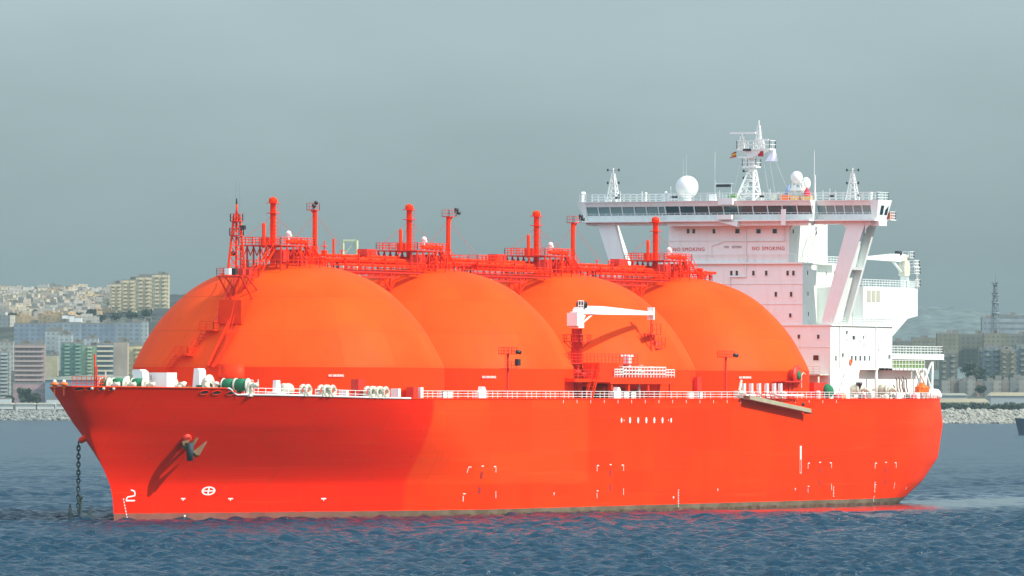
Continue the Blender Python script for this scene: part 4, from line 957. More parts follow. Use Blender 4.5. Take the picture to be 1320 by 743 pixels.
    for k in range(9):
        x = X0 + rd.uniform(-9, 9); y = rd.uniform(-4.4, -3.2); z = T - .25; m = MB(); m.tube((x, y, z), (x, y, z + rd.uniform(.7, 1.5)), .12, 6); h_ = z + rd.uniform(.8, 1.4)
        m.lathe([(.01, 0), (.32, .02), (.32, .1), (.01, .12)], (x, y, h_), 8); m.cbox((x, y, z + .6), (.5, .4, .4)); m.build('valve', (REDD, RED)[k % 2], domes[i])
    # Y struts
    for x in (X0 - 3.6, X0 - .5):
        m = MB(); m.tube((x, -3.6, T - .3), (x, -3.6, T + 1.4), .13, 6); m.tube((x, -3.6, T + 1.4), (x - .9, -3.4, zf), .11, 5); m.tube((x, -3.6, T + 1.4), (x + .9, -3.4, zf), .11, 5); m.build('strut', RED, domes[i])
    # guard rail ring round the crown
    m = MB(); pts = [(X0 + 9.0 * math.cos(t), 6.5 * math.sin(t), T - .5 + (.0)) for t in np.linspace(0, 2 * math.pi, 28)]; m.rail(pts, 1.1, 2., 2, .05); m.build('crown_railing', RED, domes[i])
for i, X in enumerate(XT): dome_top(i, X)
# extra small posts and stumps between
m = MB(); p = at(430, 308, Y=0); m.lathe([(.2, 0), (.17, p.z - 36.8)], (p.x, 0, 36.8), 8); m.build('vent_pipe', RED, domes[0])
m = MB(); p = at(418, 318, Y=-2); m.tube((p.x, -2, 36.5), (p.x, -2, p.z + .8), .1, 6); m.lathe([(.01, 0), (.6, 0), (.6, .1), (.01, .1)], (p.x, -2, p.z), 10); m.cbox((p.x, -2, p.z - .9), (.8, .6, .7)); m.build('valve_stand', RED, domes[0])
m = MB(); p = at(902, 353, Y=-3); m.lathe([(.45, -1.6), (.45, .5), (.6, .55), (.6, .8), (.01, .9)], (p.x, -3, p.z), 12); m.tube((p.x - .5, -3, p.z), (p.x + 2.2, -3, p.z - .2), .4, 10); m.build('monitor_nozzle', RED, domes[3])
# pipe bridges between the domes
for i in range(3):
    Xa, Xb_ = XT[i] + 9.5, XT[i + 1] - 9
    m = MB(); z = 35.6
    for y in (-3.8, 3.8):
        m.tube((Xa, y, z), (Xb_, y, z), .26, 4); m.tube((Xa + 2, y, z - .8), (Xb_ - 8, y, z - .8), .16, 4)
        for k in range(8): x = Xa + 2 + (Xb_ - 8 - Xa - 2) * k / 7; m.bar((x, y, z - .8), (x, y, z), .1)
        for k in range(7): x = Xa + 2 + (Xb_ - 10 - Xa) * k / 7; x2 = Xa + 2 + (Xb_ - 10 - Xa) * (k + 1) / 7; m.bar((x, y, z - .8), (x2, y, z), .07)
    for k in range(14): x = Xa + (Xb_ - Xa) * k / 13; m.bar((x, -3.8, z), (x, 3.8, z), .12)
    o = m.build('pipe_bridge', REDD, ship)
    m = MB(); m.box((Xa, -4.3, z + .25), (Xb_, -3.1, z + .33)); m.rail([(Xa, -4.3, z + .33), (Xb_, -4.3, z + .33)], 1.1, 1.9, 3, .05); m.rail([(Xa, 4.2, z + .33), (Xb_, 4.2, z + .33)], 1.1, 1.9, 3, .05); m.build('catwalk', RED, o)
    for (y, zz, r_, xa, xb) in ((-2.4, 37.3, .36, 3, -3), (-1.2, 37.0, .26, -6, 3), (0, 37.9, .2, -8, 6), (1.4, 37.4, .3, -6, 3), (-3.0, 36.5, .17, -2, 2), (2.6, 38.0, .16, -4, 8)):
        m = MB(); m.tube((Xa + xa, y, zz), (Xb_ + xb, y, zz), r_, 12)
        for k in range(1, 6): x = Xa + xa + (Xb_ + xb - Xa - xa) * k / 6; m.tube((x - .1, y, zz), (x + .1, y, zz), r_ * 1.4, 12)
        m.build('cargo_pipe', RED, o)
    for k in range(6):
        m = MB(); x = Xa + (Xb_ - Xa) * (k + .5) / 6
        for y in (-3.3, 0, 3.0): m.bar((x, y, z), (x, y, 38.2 if k % 2 else 37.4), .12)
        m.bar((x, -3.3, 37.4), (x, 3.0, 37.4), .12); m.build('pipe_support', REDD, o)
    # slanting knee under the aft end, standing on the next dome's shoulder
    m = MB(); xk = XT[i + 1] - 19.0
    for y in (-3.6, 3.6):
        m.tube((xk, y, z), (xk, y, z - 2.9), .2, 4); m.tube((xk - 3.4, y, z - .2), (xk, y, z - 2.6), .15, 4); m.tube((xk + 3.2, y, z), (xk, y, z - 2.6), .15, 4); m.tube((xk - 3.4, y, z - .2), (xk - 3.4, y, z - 2.2), .13, 4); m.tube((xk - 3.4, y, z - 2.1), (xk, y, z - .4), .1, 4)
    for dz_, xx_ in ((-2.6, xk), (-.2, xk - 3.4), (-.2, xk + 3.2)): m.tube((xx_, -3.6, z + dz_), (xx_, 3.6, z + dz_), .13, 4)
    m.build('knee_bracket', RED, o)
    m = MB(); rd = random.Random(40 + i)
    m.cbox((Xa + 14, -1, 38.5), (3.2, 1.6, .9)); m.build('junction_box', REDD, o)
    for k in range(4):
        x = Xa + rd.uniform(2, Xb_ - Xa - 2); m = MB(); m.tube((x, -2.4, 37), (x, -2.4, 38.6), .1, 6); m.lathe([(.01, 0), (.38, 0), (.38, .08), (.01, .1)], (x, -2.4, 38.5), 8); m.build('valve', RED, o)
# rounded gantry rails standing between domes 2-3 and 3-4
for i, uu in ((1, 617), (0, 660 - 215)):
    if i == 1:
        c = at(uu, 330, Y=-2); m = MB(); m.box((c.x - 4.5, -4, c.z - 1.4), (c.x + 4.5, 2, c.z - 1.25)); m.rail([(c.x - 4.5, -4, c.z - 1.25), (c.x + 4.5, -4, c.z - 1.25), (c.x + 4.5, 2, c.z - 1.25), (c.x - 4.5, 2, c.z - 1.25)], 1.3, 1.5, 3, .05, closed=True)
        for x in (-4, 0, 4): m.bar((c.x + x, -3, 35.6), (c.x + x, -3, c.z - 1.3), .12)
        m.build('upper_platform', RED, ship)

# ------------------------------------------------------------------ foremast and gear on the front of the first dome
p = at(305, 350, X=56.); XF = 56.; YF = 0.0
pt = at(305, 270, X=XF); pb = at(305, 356, X=XF)
m = MB(); zb, zt = pb.z, at(305, 278, X=XF).z
for k in range(3):
    a = k * 2.094 + .5
    m.tube((XF + math.cos(a) * 1.5, math.sin(a) * 1.5, zb), (XF + math.cos(a) * .45, math.sin(a) * .45, zt), .17, 6)
for j in range(7):
    t = j / 6; r0 = 1.5 + (-1.05) * t; r1 = 1.5 - 1.05 * min(1, (j + 1) / 6); z = zb + (zt - zb) * t; z1 = zb + (zt - zb) * min(1, (j + 1) / 6)
    for k in range(3):
        a, b_ = k * 2.094 + .5, (k + 1) * 2.094 + .5; m.bar((XF + math.cos(a) * r0, math.sin(a) * r0, z), (XF + math.cos(b_) * r0, math.sin(b_) * r0, z), .07)
        if j < 6: m.bar((XF + math.cos(a) * r0, math.sin(a) * r0, z), (XF + math.cos(b_) * r1, math.sin(b_) * r1, z1), .06)
m.tube((XF, 0, zt), (XF, 0, zt + 1.6), .2, 8, .12)
fm = m.build('foremast', RED, ship)
for z, r_ in ((at(305, 286, X=XF).z, .95), (at(305, 304.5, X=XF).z, 1.05)):
    m = MB(); m.lathe([(.1, 0), (r_, 0), (r_, .12), (.1, .12)], (XF, 0, z), 14); pts = [(XF + r_ * math.cos(t), r_ * math.sin(t), z + .1) for t in np.linspace(0, 2 * math.pi, 9)]; m.rail(pts, 1.0, .8, 2, .045); m.build('mast_platform', REDD, fm)
m = MB(); m.tube((XF, 0, zt + 1.6), (XF, 0, zt + 2.4), .1, 8); m.build('mast_light', BLACK, fm)
m = MB(); c = at(302, 302, X=XF); m.lathe([(.01, -.3), (.42, -.1), (.42, .1), (.01, .3)], tuple(c), 12, axis='X'); m.build('fog_horn', WHITE2, fm)
for (u, v) in ((300, 327), (313, 293.5)):
    m = MB(); c = at(u, v, X=XF); m.cbox(tuple(c), (.6, .7, .6)); m.build('lantern', BLACK, fm)
for u in (304, 308.5):
    m = MB(); c = at(u, 283, X=XF); m.bar(tuple(c), (c.x, c.y, c.z + 5.5), .018); m.build('whip_aerial', GALV, fm)
# foot platform
m = MB(); p0 = at(284, 354, X=52.5); zf = p0.z - .4
m.box((53.2, -2.2, zf), (58.5, 1.7, zf + .2)); m.rail([(53.2, -2.2, zf + .2), (58.5, -2.2, zf + .2), (58.5, 1.7, zf + .2), (53.2, 1.7, zf + .2)], 1.1, 1.1, 3, .045, closed=True)
for y in (-2.0, 1.5):
    m.tube((53.5, y, zf), (57.5, y, zf - 3.4), .13, 5); m.tube((55.5, y, zf), (59, y, zf - 2.0), .12, 5)
fp = m.build('foremast_foot_platform', REDD, ship)
m = MB(); m.stair((58.2, -1.9, zf + .2), (64.0, -1.9, 38.9), (0, 1, 0), 1.1); m.build('stair', RED, fp)
for k, (u, v) in enumerate(((294, 345), (302, 334), (312, 343), (320, 338))):
    m = MB(); c = at(u, v + 4, Y=-2.6); m.cbox((c.x, c.y, zf + .75), (.8, .7, .9)); m.build('equipment_case', (WHITE2, BLACK, REDD, REDD)[k], fp)
# long supporting legs and tie bars in front of the dome
legs = [((300, 356), (257, 476)), ((306, 360), (262, 476)), ((312, 356), (287, 410)), ((324, 356), (313, 386)), ((303, 400), (267, 476)), ((327, 340), (283, 470))]
def dome_hit(i, u, v, off=.3):
    r0 = ray(u, v); r0 = r0 / r0.dot(Fh)
    for k in range(5000):
        p = CAM + r0 * (1040 + k * .06); dd = math.hypot(p.x - XT[i], p.y); rr_ = RT if p.z < ZB else dome_r(min(14.85, p.z - ZB))
        if dd <= rr_ + off and p.z < ZB + 14.9 + off: return p
    return p
gl = None
for k, (a, b_) in enumerate((((298, 410), (268, 472)), ((306, 420), (274, 474)), ((326, 362), (330, 345)), ((322, 352), (272, 474)), ((316, 372), (326, 352)))):
    pa_, pb_ = dome_hit(0, *a, .9), dome_hit(0, *b_, .5); m = MB(); m.tube(pa_, pb_, (.28, .28, .1, .16, .16)[k], 6); m.build('support_leg', RED, ship)
m = MB(); m.bar(at(318, 345, X=57), dome_hit(0, 284, 478, 1.5), .05); m.bar(at(310, 352, X=55), dome_hit(0, 282, 484, 2.0), .05); m.build('stay_wires', RED, ship)
# stair flights down the dome front
fl = [((310, 352), (295, 385)), ((295, 388), (279, 418)), ((279, 420), (262, 430)), ((262, 430), (243, 458)), ((243, 458), (232, 456)), ((232, 456), (214, 478))]
for k, (a, b_) in enumerate(fl):
    pa_, pb_ = dome_hit(0, *a, 1.0), dome_hit(0, *b_, 1.0); d_ = (pb_ - pa_); nrm = Vector(((pa_.x + pb_.x) / 2 - XT[0], (pa_.y + pb_.y) / 2, 0)).normalized()
    m = MB()
    if k in (2, 4):
        c = (pa_ + pb_) / 2; m.cbox((c.x, c.y, c.z - .1), (2.0, 2.2, .16)); m.rail([(c.x - 1, c.y - 1.1, c.z), (c.x + 1, c.y - 1.1, c.z)], 1.1, 1, 3, .05); m.rail([(c.x - 1, c.y + 1.1, c.z), (c.x - 1, c.y - 1.1, c.z)], 1.1, 1, 3, .05); m.build('stair_landing', RED, domes[0])
    else: m.stair(pa_, pb_, nrm, 1.2); m.build('stair', REDD if k < 2 else CREAM if 0 else RED, domes[0])
# boxy house and round housing on the front face
pa_, pb_ = dome_hit(0, 288, 387), dome_hit(0, 309, 417)
c = dome_hit(0, 299, 414, .2); n = Vector((c.x - XT[0], c.y, 0)).normalized(); tx = Vector((-n.y, n.x, 0)); m = MB()
zt_, zb_ = at(299, 387, D=(c - CAM).dot(Fh)).z, c.z - .4
hw_ = 1.75
base = [c - tx * hw_ + n * .6, c + tx * hw_ + n * .6, c + tx * hw_ - n * 5, c - tx * hw_ - n * 5]
m.hexa([(p.x, p.y, zb_) for p in base] + [(p.x, p.y, zt_) for p in base]); m.build('access_house', RED, domes[0])
c = dome_hit(0, 300, 478, .0); m = MB(); m.lathe([(2.1, -1.0), (2.1, .95), (.01, 1.05)], (c.x + .6, c.y + .3, c.z), 24); m.build('drum_housing', RED, domes[0])

# ------------------------------------------------------------------ forecastle machinery
def winch(x, y, z, rope=1, L=3.4, house=True, name='mooring_winch', rm=None):
    root = MB(); root.box((x - 1.1, y - L / 2 - .8, z), (x + 1.1, y + L / 2 + .8, z + .35)); root.tube((x, y - L / 2 - 1.1, z + 1.55), (x, y + L / 2 + 1.1, z + 1.55), .18, 8)
    for yy in (y - L / 2 - .2, y + L / 2 + .2):
        root.prism([(x - .9, z + .3), (x + .9, z + .3), (x + .25, z + 2.0), (x - .25, z + 2.0)], yy - .14, yy + .14, 'XZ')
    o = root.build(name, CREAM, ship)
    for k in range(rope):
        y0, y1 = y - L / 2 + L * k / rope + .1, y - L / 2 + L * (k + 1) / rope - .15
        m = MB(); m.lathe([(.3, y0), (.86, y0 + .05), (.92, (y0 + y1) / 2), (.86, y1 - .05), (.3, y1)], (x, 0, z + 1.55), 18, axis='Y'); m.build('rope_drum', rm or GREEN, o)
        for yy in (y0 - .06, y1 + .06):
            m = MB(); m.lathe([(.2, yy - .05), (.97, yy - .05), (.97, yy + .05), (.2, yy + .05)], (x, 0, z + 1.55), 20, axis='Y'); m.build('drum_flange', CREAM, o)
    m = MB(); m.lathe([(.01, y - L / 2 - 1.5), (.42, y - L / 2 - 1.45), (.3, y - L / 2 - 1.1), (.42, y - L / 2 - .75), (.01, y - L / 2 - .7)], (x, 0, z + 1.55), 14, axis='Y'); m.build('warping_head', CREAM, o)
    return o
FD = 17.35
def fc(u, inset):     # deck point seen in picture column u, standing `inset` metres inboard of the port edge
    best = None
    for X in np.arange(7.5, 60, .1):
        y = at(u, 493, X=X).y; d = abs(y + max(.3, half_b(X, z_top(X)) - inset))
        if best is None or d < best[0]: best = (d, X, y)
    return best[1], best[2]
for u, ins, L, rope in ((136, 3.6, 1.3, 1), (154, 4.4, 2.0, 1), (179, 4.0, 1.9, 1), (220, 7, 1.4, 1)):
    X, y = fc(u, ins); winch(X, y, FD, rope, L)
X, y = fc(304, 2.8); winch(X, y, 17.35, 2, 3.9)
# white gear casing and windlass house
def poly_house(u0, u1, v0, v1, X, dep, name, m_, chamf=0.):
    X = fc((u0 + u1) / 2, X)[0]; a = at(u0, v1, X=X); b = at(u1, v0, X=X); m = MB(); zb_, zt_ = FD, b.z
    if chamf: m.prism([(a.y, zb_), (b.y, zb_), (b.y + (a.y - b.y) * .12, zt_ - .3), (b.y + (a.y - b.y) * .3, zt_), (b.y + (a.y - b.y) * .72, zt_)], X, X + dep, 'YZ')
    else: m.box((X, a.y, zb_), (X + dep, b.y, zt_))
    return m.build(name, m_, ship)
poly_house(165, 186, 476.5, 497, 5.2, 1.8, 'winch_housing', WHITE2, 1)
poly_house(187, 215, 480.5, 498, 5.2, 3.0, 'hydraulic_unit', WHITE2)
poly_house(247, 258, 475, 499, 5, 2.0, 'windlass_housing', WHITE2, 1)
X, y = fc(266, 4.5); m = MB(); m.lathe([(.3, -.7), (1.45, -.6), (1.45, -.35), (.9, -.3), (.9, .3), (1.45, .35), (1.45, .6), (.3, .7)], (X, y, 18.9), 22, axis='Y'); m.box((X - 1, y - 1.3, 17.3), (X + 1.2, y + 1.3, 17.9)); m.build('windlass_wheel', CREAM, ship)
X, y = fc(165, 6.5); m = MB(); m.lathe([(.3, -.4), (1.2, -.3), (1.2, .3), (.3, .4)], (X, y, 18.9), 20, axis='Y'); m.build('windlass_wheel', CREAM, ship)
# bow rails, post, vents
Xr, y = fc(108, 3.0); a = at(93, 496, X=Xr); b_ = at(124, 496, X=Xr)
m = MB(); m.rail([(Xr, a.y, 17.6), (Xr, b_.y, 17.6), (Xr + 3, b_.y - .0, 17.6)], 2.4, .75, 5, .045); m.build('bow_railing', RED, ship)
Xj = Xr + .6; c = at(122, 497, X=Xj); zt_ = at(122, 457, X=Xj).z; m = MB(); m.tube((Xj, c.y, 17.4), (Xj, c.y, zt_), .11, 6); m.tube((Xj, c.y - .35, 17.4), (Xj, c.y - .35, zt_ - 1.6), .08, 6)
for k in range(7): m.bar((Xj, c.y, 18 + k * .55), (Xj, c.y - .35, 18 + k * .55), .05)
m.build('jack_staff', RED, ship)
for u, X in ((70.5, 1.7), (82.5, 2.4)):
    X, y_ = fc(u, X); c = Vector((X, y_, 0)); m = MB(); m.lathe([(.3, 0), (.3, .3), (.62, .35), (.5, .7), (.2, .8)], (X, c.y, 18.45), 14); m.bar((X, c.y, 17.4), (X, c.y, 18.5), .1); o = m.build('mushroom_vent', ORANGE, ship)
    m = MB(); m.ball((X, c.y, 19.3), .26, 10); m.build('vent_cap', WHITE2, o)
X, y = fc(136, 3); m = MB(); m.bar((X, y, 17.4), (X, y, at(136, 479, X=X).z), .1); m.tube((X, y, 18.8), (X, y + .7, 18.2), .15, 6); m.build('davit_post', CREAM, ship)

rd = random.Random(17)
for k in range(16):
    u = rd.uniform(128, 330); X, y = fc(u, rd.uniform(2.2, 6.5)); kind = k % 4; z = 17.35; m = MB()
    if kind == 0:
        for dx in (-.45, .45): m.lathe([(.28, 0), (.28, 1.0), (.36, 1.05), (.36, 1.2), (.01, 1.25)], (X + dx, y, z), 10)
        m.box((X - .9, y - .35, z), (X + .9, y + .35, z + .15)); m.build('mooring_bitts', CREAM, ship)
    elif kind == 1: m.lathe([(.18, 0), (.18, 1.6), (.42, 1.65), (.36, 1.95), (.01, 2.05)], (X, y, z), 10); m.build('mushroom_vent', (CREAM, WHITE2)[k % 2], ship)
    elif kind == 2:
        for q in range(4): m.lathe([(.55 - .05 * q, q * .16), (.68 - .05 * q, q * .16 + .08), (.55 - .05 * q, q * .16 + .16), (.3, q * .16 + .16)], (X, y, z + .9), 14)
        m.box((X - .5, y - .5, z), (X + .5, y + .5, z + .9)); m.build('coiled_hawser', GREEN if k % 3 else CREAM, ship)
    else: m.tube((X, y, z), (X, y, z + 2.0), .07, 6); m.tube((X, y, z + 1.9), (X, y - .5, z + 2.1), .06, 6); m.cbox((X, y - .5, z + 2.05), (.3, .3, .25)); m.build('deck_lamp', CREAM, ship)
for u0, u1, ins in ((130, 160, 3.2), (196, 246, 4.0), (262, 300, 3.0)):
    (xa_, ya_), (xb_, yb_) = fc(u0, ins), fc(u1, ins); m = MB(); pts = []
    for i in range(13): t = i / 12; pts.append((xa_ + (xb_ - xa_) * t, ya_ + (yb_ - ya_) * t, 18.75 - .5 * math.sin(math.pi * t)))
    m.path(pts, .07, 5); m.build('mooring_rope', GREEN, ship)
for (u, v0_, v1_) in ((170, 483, 489), (180, 484, 488), (195, 484, 490), (206, 484, 490), (251, 482, 490)):
    X, y = fc(u, 5.25); p0_, p1_ = at(u - 1.2, v1_, X=X - .06), at(u + 1.2, v0_, X=X - .06); m = MB(); m.box((X - .08, p0_.y, p0_.z), (X - .01, p1_.y, p1_.z)); m.build('vent_grille', mat('grille_grey', (.3, .3, .28), .7), ship)

# ------------------------------------------------------------------ main deck edge, port side
def dk(X, inset=.35, dz=0.): z = z_top(X); return (X, -(half_b(X, z) - inset), z + dz)
def ux(u, v=511):  # deck edge x for a picture column
    X, _ = hull_find(u, v); return X
def railing(u0, u1, m_, h=1.15, sp=1.55, n=3, r=.06, z=0.):
    x0, x1 = ux(u0, 513), ux(u1, 513); k = max(1, int((x1 - x0) / 6)); m = MB()
    m.rail([dk(x0 + (x1 - x0) * i / k, .3, z) for i in range(k + 1)], h, sp, n, r, r * 1.15); return m.build('deck_railing', m_, ship)
railing(328, 402, WHITE2, 1.0, 2.0, 2, .055); railing(408, 478, WHITE2, 1.0, 2.6, 2, .05)
railing(547, 700, WHITE2, 1.15, 1.75, 3, .052); railing(700, 838, WHITE2, 1.15, 1.75, 3, .052); railing(838, 1030, WHITE2, 1.15, 1.9, 3, .052); railing(1030, 1100, WHITE2, 1.15, 1.9, 3, .05)
railing(1100, 1209, WHITE2, 1.1, 2.2, 3, .05)
# transom rail to starboard, starboard rail
m = MB(); m.rail([(XEND - .6, -half_b(XEND, 17) + .3, 17.03), (XEND - .6, half_b(XEND, 17) - .3, 17.03)], 1.1, 2, 3, .05); m.build('deck_railing', WHITE2, ship)
m = MB(); m.rail([(X, half_b(X, 17) - .3, 17.03) for X in np.linspace(66, 278, 40)], 1.1, 2.6, 3, .05); m.build('deck_railing', WHITE2, ship)
# fairleads: standing ring castings
for u in (401, 424.5, 433, 484, 492.5, 501):
    X = ux(u, 506); x, y, z = dk(X, .1); m = MB(); n = 14
    m.box((X - 1.05, y - .1, z), (X + 1.05, y + .9, z + .45)); 
    for yy in (y, y + .75):
        pts = [(X + .82 * math.cos(t), yy, z + .85 + .62 * math.sin(t)) for t in np.linspace(0, 2 * math.pi, 15)]; m.path(pts, .26, 6)
    m.build('fairlead', CREAM, ship)
for u in (624, 798):
    X = ux(u, 506); x, y, z = dk(X, .1); m = MB(); m.prism([(X - 1.5, z), (X + 1.0, z), (X + 1.0, z + 1.2), (X + .5, z + 1.75), (X - .2, z + 1.8), (X - .5, z + 1.1), (X - 1.5, z + 1.0)], y, y + .7, 'XZ'); m.build('roller_fairlead', WHITE2, ship)
for u in (577, 583, 811, 820, 895, 906):
    X = ux(u, 508); x, y, z = dk(X, .4); m = MB(); m.box((X - .9, y, z), (X + .9, y + .5, z + 1.15)); m.build('bitts', WHITE2, ship)
# big round store reel on the deck forward
X, y_ = fc(369, 3.5); c = Vector((X, y_, 0)); m = MB(); m.lathe([(.01, -.7), (.95, -.7), (.95, -.58), (.4, -.5), (.4, .5), (.95, .58), (.95, .7), (.01, .7)], (X, c.y, 18.25), 26, axis='X'); m.box((X - .6, c.y - .5, 17.1), (X + .6, c.y + .5, 17.5))
m.build('hawser_reel', CREAM, ship)
m = MB(); X, y_ = fc(357, 3.5); m.box((X - 1.5, y_ - 1.0, 17.2), (X + 1.5, y_ + .8, 17.9)); m.prism([(X - .8, 17.9), (X + .8, 17.9), (X + .6, 19.6), (X - .6, 19.6)], y_ - .2, y_ + .3, 'XZ'); m.build('reel_drive', WHITE2, ship)
m = MB(); x, y, z = dk(ux(335, 505), 1.5); m.rail([(x - 1, y, z), (x + 1.6, y, z)], 2.1, 1.2, 3, .06); m.build('embarkation_gate', WHITE2, ship)
m = MB(); x, y, z = dk(ux(346, 505), 1.2); m.bar((x, y, z), (x, y, z + 2.2), .08); m.build('lamp_post', WHITE2, ship)
def fcx(u, inset):
    best = None
    for X in np.arange(20, 150, .15):
        y = at(u, 500, X=X).y; d = abs(y + half_b(X, 17) - inset)
        if best is None or d < best[0]: best = (d, X, y)
    return best[1], best[2]
# stores on deck beside domes
for u, v0, v1, w_, nm, mm in ((462, 489, 507, 8, 'deck_locker', REDD), (532, 499, 504, 6, 'deck_box', REDD), (540, 499.5, 502.5, 3.5, 'fire_box', WHITE2), (511, 501, 505, 3, 'fire_box', WHITE2), (444, 503, 509, 3, 'deck_box', WHITE2)):
    X_, y_ = fcx(u, 2.2); zt_ = at(u, v0, X=X_).z; m = MB(); hw_ = w_ / 8 ; m.box((X_ - hw_, y_ - .5, 17.05), (X_ + hw_, y_ + .7, zt_)); m.build(nm, mm, ship)
# floodlight posts on deck
for u, vt in ((654.5, 449), (935.5, 453)):
    Y = -23.2; c = at(u, 507, Y=Y); zt_ = at(u, vt + 8, Y=Y).z; m = MB(); m.lathe([(.2, 0), (.17, zt_ - 17)], (c.x, Y, 17), 10); m.ladder((c.x - .55, Y, 17.4), (c.x - .55, Y, zt_), (0, 1, 0), .4, .45, .03)
    m.tube((c.x + .3, Y, 17), (c.x + .3, Y - .01, 17.8), .2, 8, .1); o = m.build('floodlight_post', REDD, ship)
    m = MB(); m.box((c.x - 1.4, Y - .8, zt_), (c.x + 1.4, Y + .8, zt_ + .12)); m.rail([(c.x - 1.4, Y - .8, zt_), (c.x + 1.4, Y - .8, zt_), (c.x + 1.4, Y + .8, zt_), (c.x - 1.4, Y + .8, zt_)], 1.0, 1., 2, .05, closed=True); m.build('lamp_platform', REDD, o)
    m = MB(); m.tube((c.x + 1.0, Y - .9, zt_ + .4), (c.x + 1.7, Y - 1.2, zt_ + .3), .26, 10, .34); m.build('floodlight', BLACK, o)
    if u < 700:
        z2_ = at(u, 470, Y=Y).z; m = MB(); m.box((c.x - 1.2, Y - .7, z2_ - .7), (c.x + 1.6, Y + .7, z2_ - .58)); m.rail([(c.x - 1.2, Y - .7, z2_ - .6), (c.x + 1.6, Y - .7, z2_ - .6)], 1.0, 1., 2, .05); m.build('lamp_platform', REDD, o)
        m = MB(); m.cbox((c.x + 1.3, Y - 1.0, z2_ + .3), (1.0, .5, 1.0)); m.build('loud_hailer', BLACK, o)

# ------------------------------------------------------------------ manifold platform and deck crane
Y0, Y1 = -24.0, -15.5
def sx(u, v=480, Y=Y0): return at(u, v, Y=Y).x
def sz(u, v, Y=Y0): return at(u, v, Y=Y).z
xa, xm, xb = sx(741), sx(787), sx(870); z1_, z0_ = sz(800, 470), sz(800, 493)
m = MB(); m.box((xa, Y0, z0_), (xm, Y1, z0_ + .5)); m.box((xm, Y0, z0_ - .25), (xb, Y1, z0_ + .75))
mf = m.build('manifold_platform', RED, ship)
m = MB(); m.box((xm - 4.2, Y0 - .05, z0_ + .5), (xm + .1, Y0 + 2.6, sz(780, 468))); m.build('valve_house', RED, mf)
m = MB(); m.box((xm + .1, Y0 + .35, z0_ + .75), (xm + 3.6, Y0 + 3, sz(780, 468))); m.build('valve_house', RED, mf)
for u in (791, 813, 838, 854):
    x = sx(u, 500); m = MB(); m.box((x - .28, Y0 + .25, 17.02), (x + .28, Y0 + .8, z0_ - .252)); m.build('pillar', RED, mf)
for x in np.linspace(xa + .6, xb - .6, 9): m = MB(); m.box((x - .3, Y1 - .8, 17.02), (x + .3, Y1 - .2, z0_ - .26)); m.build('pillar', RED, mf)
x = sx(866, 500); m = MB(); m.box((x - .12, Y0 + .25, 17.02), (x + .12, Y0 + .5, z0_ - .252)); m.build('pillar', RED, mf)
m = MB(); m.box((xa + .3, Y1 - .15, 17.05), (xb - 6, Y1, z0_ - .26)); m.build('back_wall', DARK, mf)  # dark wall colour stands in for the deep shade under the platform
for k in range(7):
    x = xa + 2 + k * 4.3; m = MB(); m.tube((x, Y0 + 2, 18.2 + (k % 3) * .5), (x, Y1, 18.2 + (k % 3) * .5), .35, 10); m.lathe([(.3, 0), (.62, 0), (.62, .15), (.3, .15)], (x, Y0 + 2, 18.2 + (k % 3) * .5), 12, axis='Y'); m.build('manifold_pipe', REDD, mf)
m = MB(); zr = z0_ + .75; xr = sx(793); m.rail([(xr, Y0 + .1, zr), (sx(803), Y0 + .1, zr)], 1.2, 1.1, 3, .09); m.rail([(sx(803), Y0, zr), (sx(858), Y0, zr)], 1.55, 1.15, 3, .1); m.rail([(sx(858), Y0 + .1, zr), (xb, Y0 + .1, zr)], 1.2, 1.1, 3, .08); m.build('manifold_railing', WHITE2, mf)
m = MB(); m.rail([(xa, Y0 + .1, z0_ + .5), (xm - 4.4, Y0 + .1, z0_ + .5)], 1.3, 1.2, 3, .06); m.rail([(xa, Y1, z0_ + .5), (xb, Y1, z0_ + .7)], 2.0, 1.6, 3, .06); m.rail([(sx(752), Y0 + 3, sz(760, 468)), (sx(845), Y0 + 3, sz(760, 468))], 1.4, 1.3, 3, .05); m.build('upper_railing', REDD, mf)
m = MB(); m.box((sx(752), Y0 + 2.8, sz(760, 468) - .15), (sx(845), Y1 + 1, sz(760, 468))); m.build('upper_walkway', REDD, mf)
rd = random.Random(9)
for k in range(26):
    u = rd.uniform(752, 862); x = sx(u); y = Y0 + rd.uniform(1.2, 5); zz = z0_ + .7; h_ = rd.uniform(.9, 2.0) if u < 800 else rd.uniform(1.2, 1.9); m = MB()
    m.tube((x, y, zz), (x, y, zz + h_), .14, 6); m.lathe([(.01, 0), (.4, 0), (.4, .1), (.01, .1)], (x, y, zz + h_), 8); m.tube((x - .8, y, zz + h_ * .5), (x + .8, y, zz + h_ * .5), .26, 8); m.build('valve', (REDD, REDD, CREAM)[k % 3] if u > 795 else REDD, mf)
for k in range(5):
    x = sx(797 + k * 9); m = MB(); m.tube((x, Y0 + 1, z0_ + 1.5), (x, Y1, z0_ + 1.5), .3, 10); m.lathe([(.3, 0), (.55, 0), (.55, .18), (.3, .18)], (x, Y0 + 1, z0_ + 1.5), 12, axis='Y'); m.build('loading_arm_flange', (CREAM, REDD)[k % 2], mf)
m = MB(); m.stair((sx(757, 507), Y0 - .3, 17.1), (sx(767, 472), Y0 - .3, sz(765, 476)), (0, 1, 0), 1.0); m.build('stair', RED, mf)
for dx in (4.6,): m = MB(); m.stair((sx(766, 507), Y0 + .9, 17.1), (sx(776, 478), Y0 + .9, sz(765, 478)), (0, 1, 0), 1.0); m.build('stair', REDD, mf)
m = MB(); c = at(823.5, 504, Y=-22.5); m.tube((c.x, -22.5, 17.1), (c.x, -22.5, 19.7), .3, 8, .2); m.build('hydrant', WHITE2, mf)
m = MB(); c = at(803, 459, Y=-20); m.box((c.x, -21, c.z - 1.6), (c.x + .9, -20, c.z)); m.build('instrument_case', WHITE2, mf)
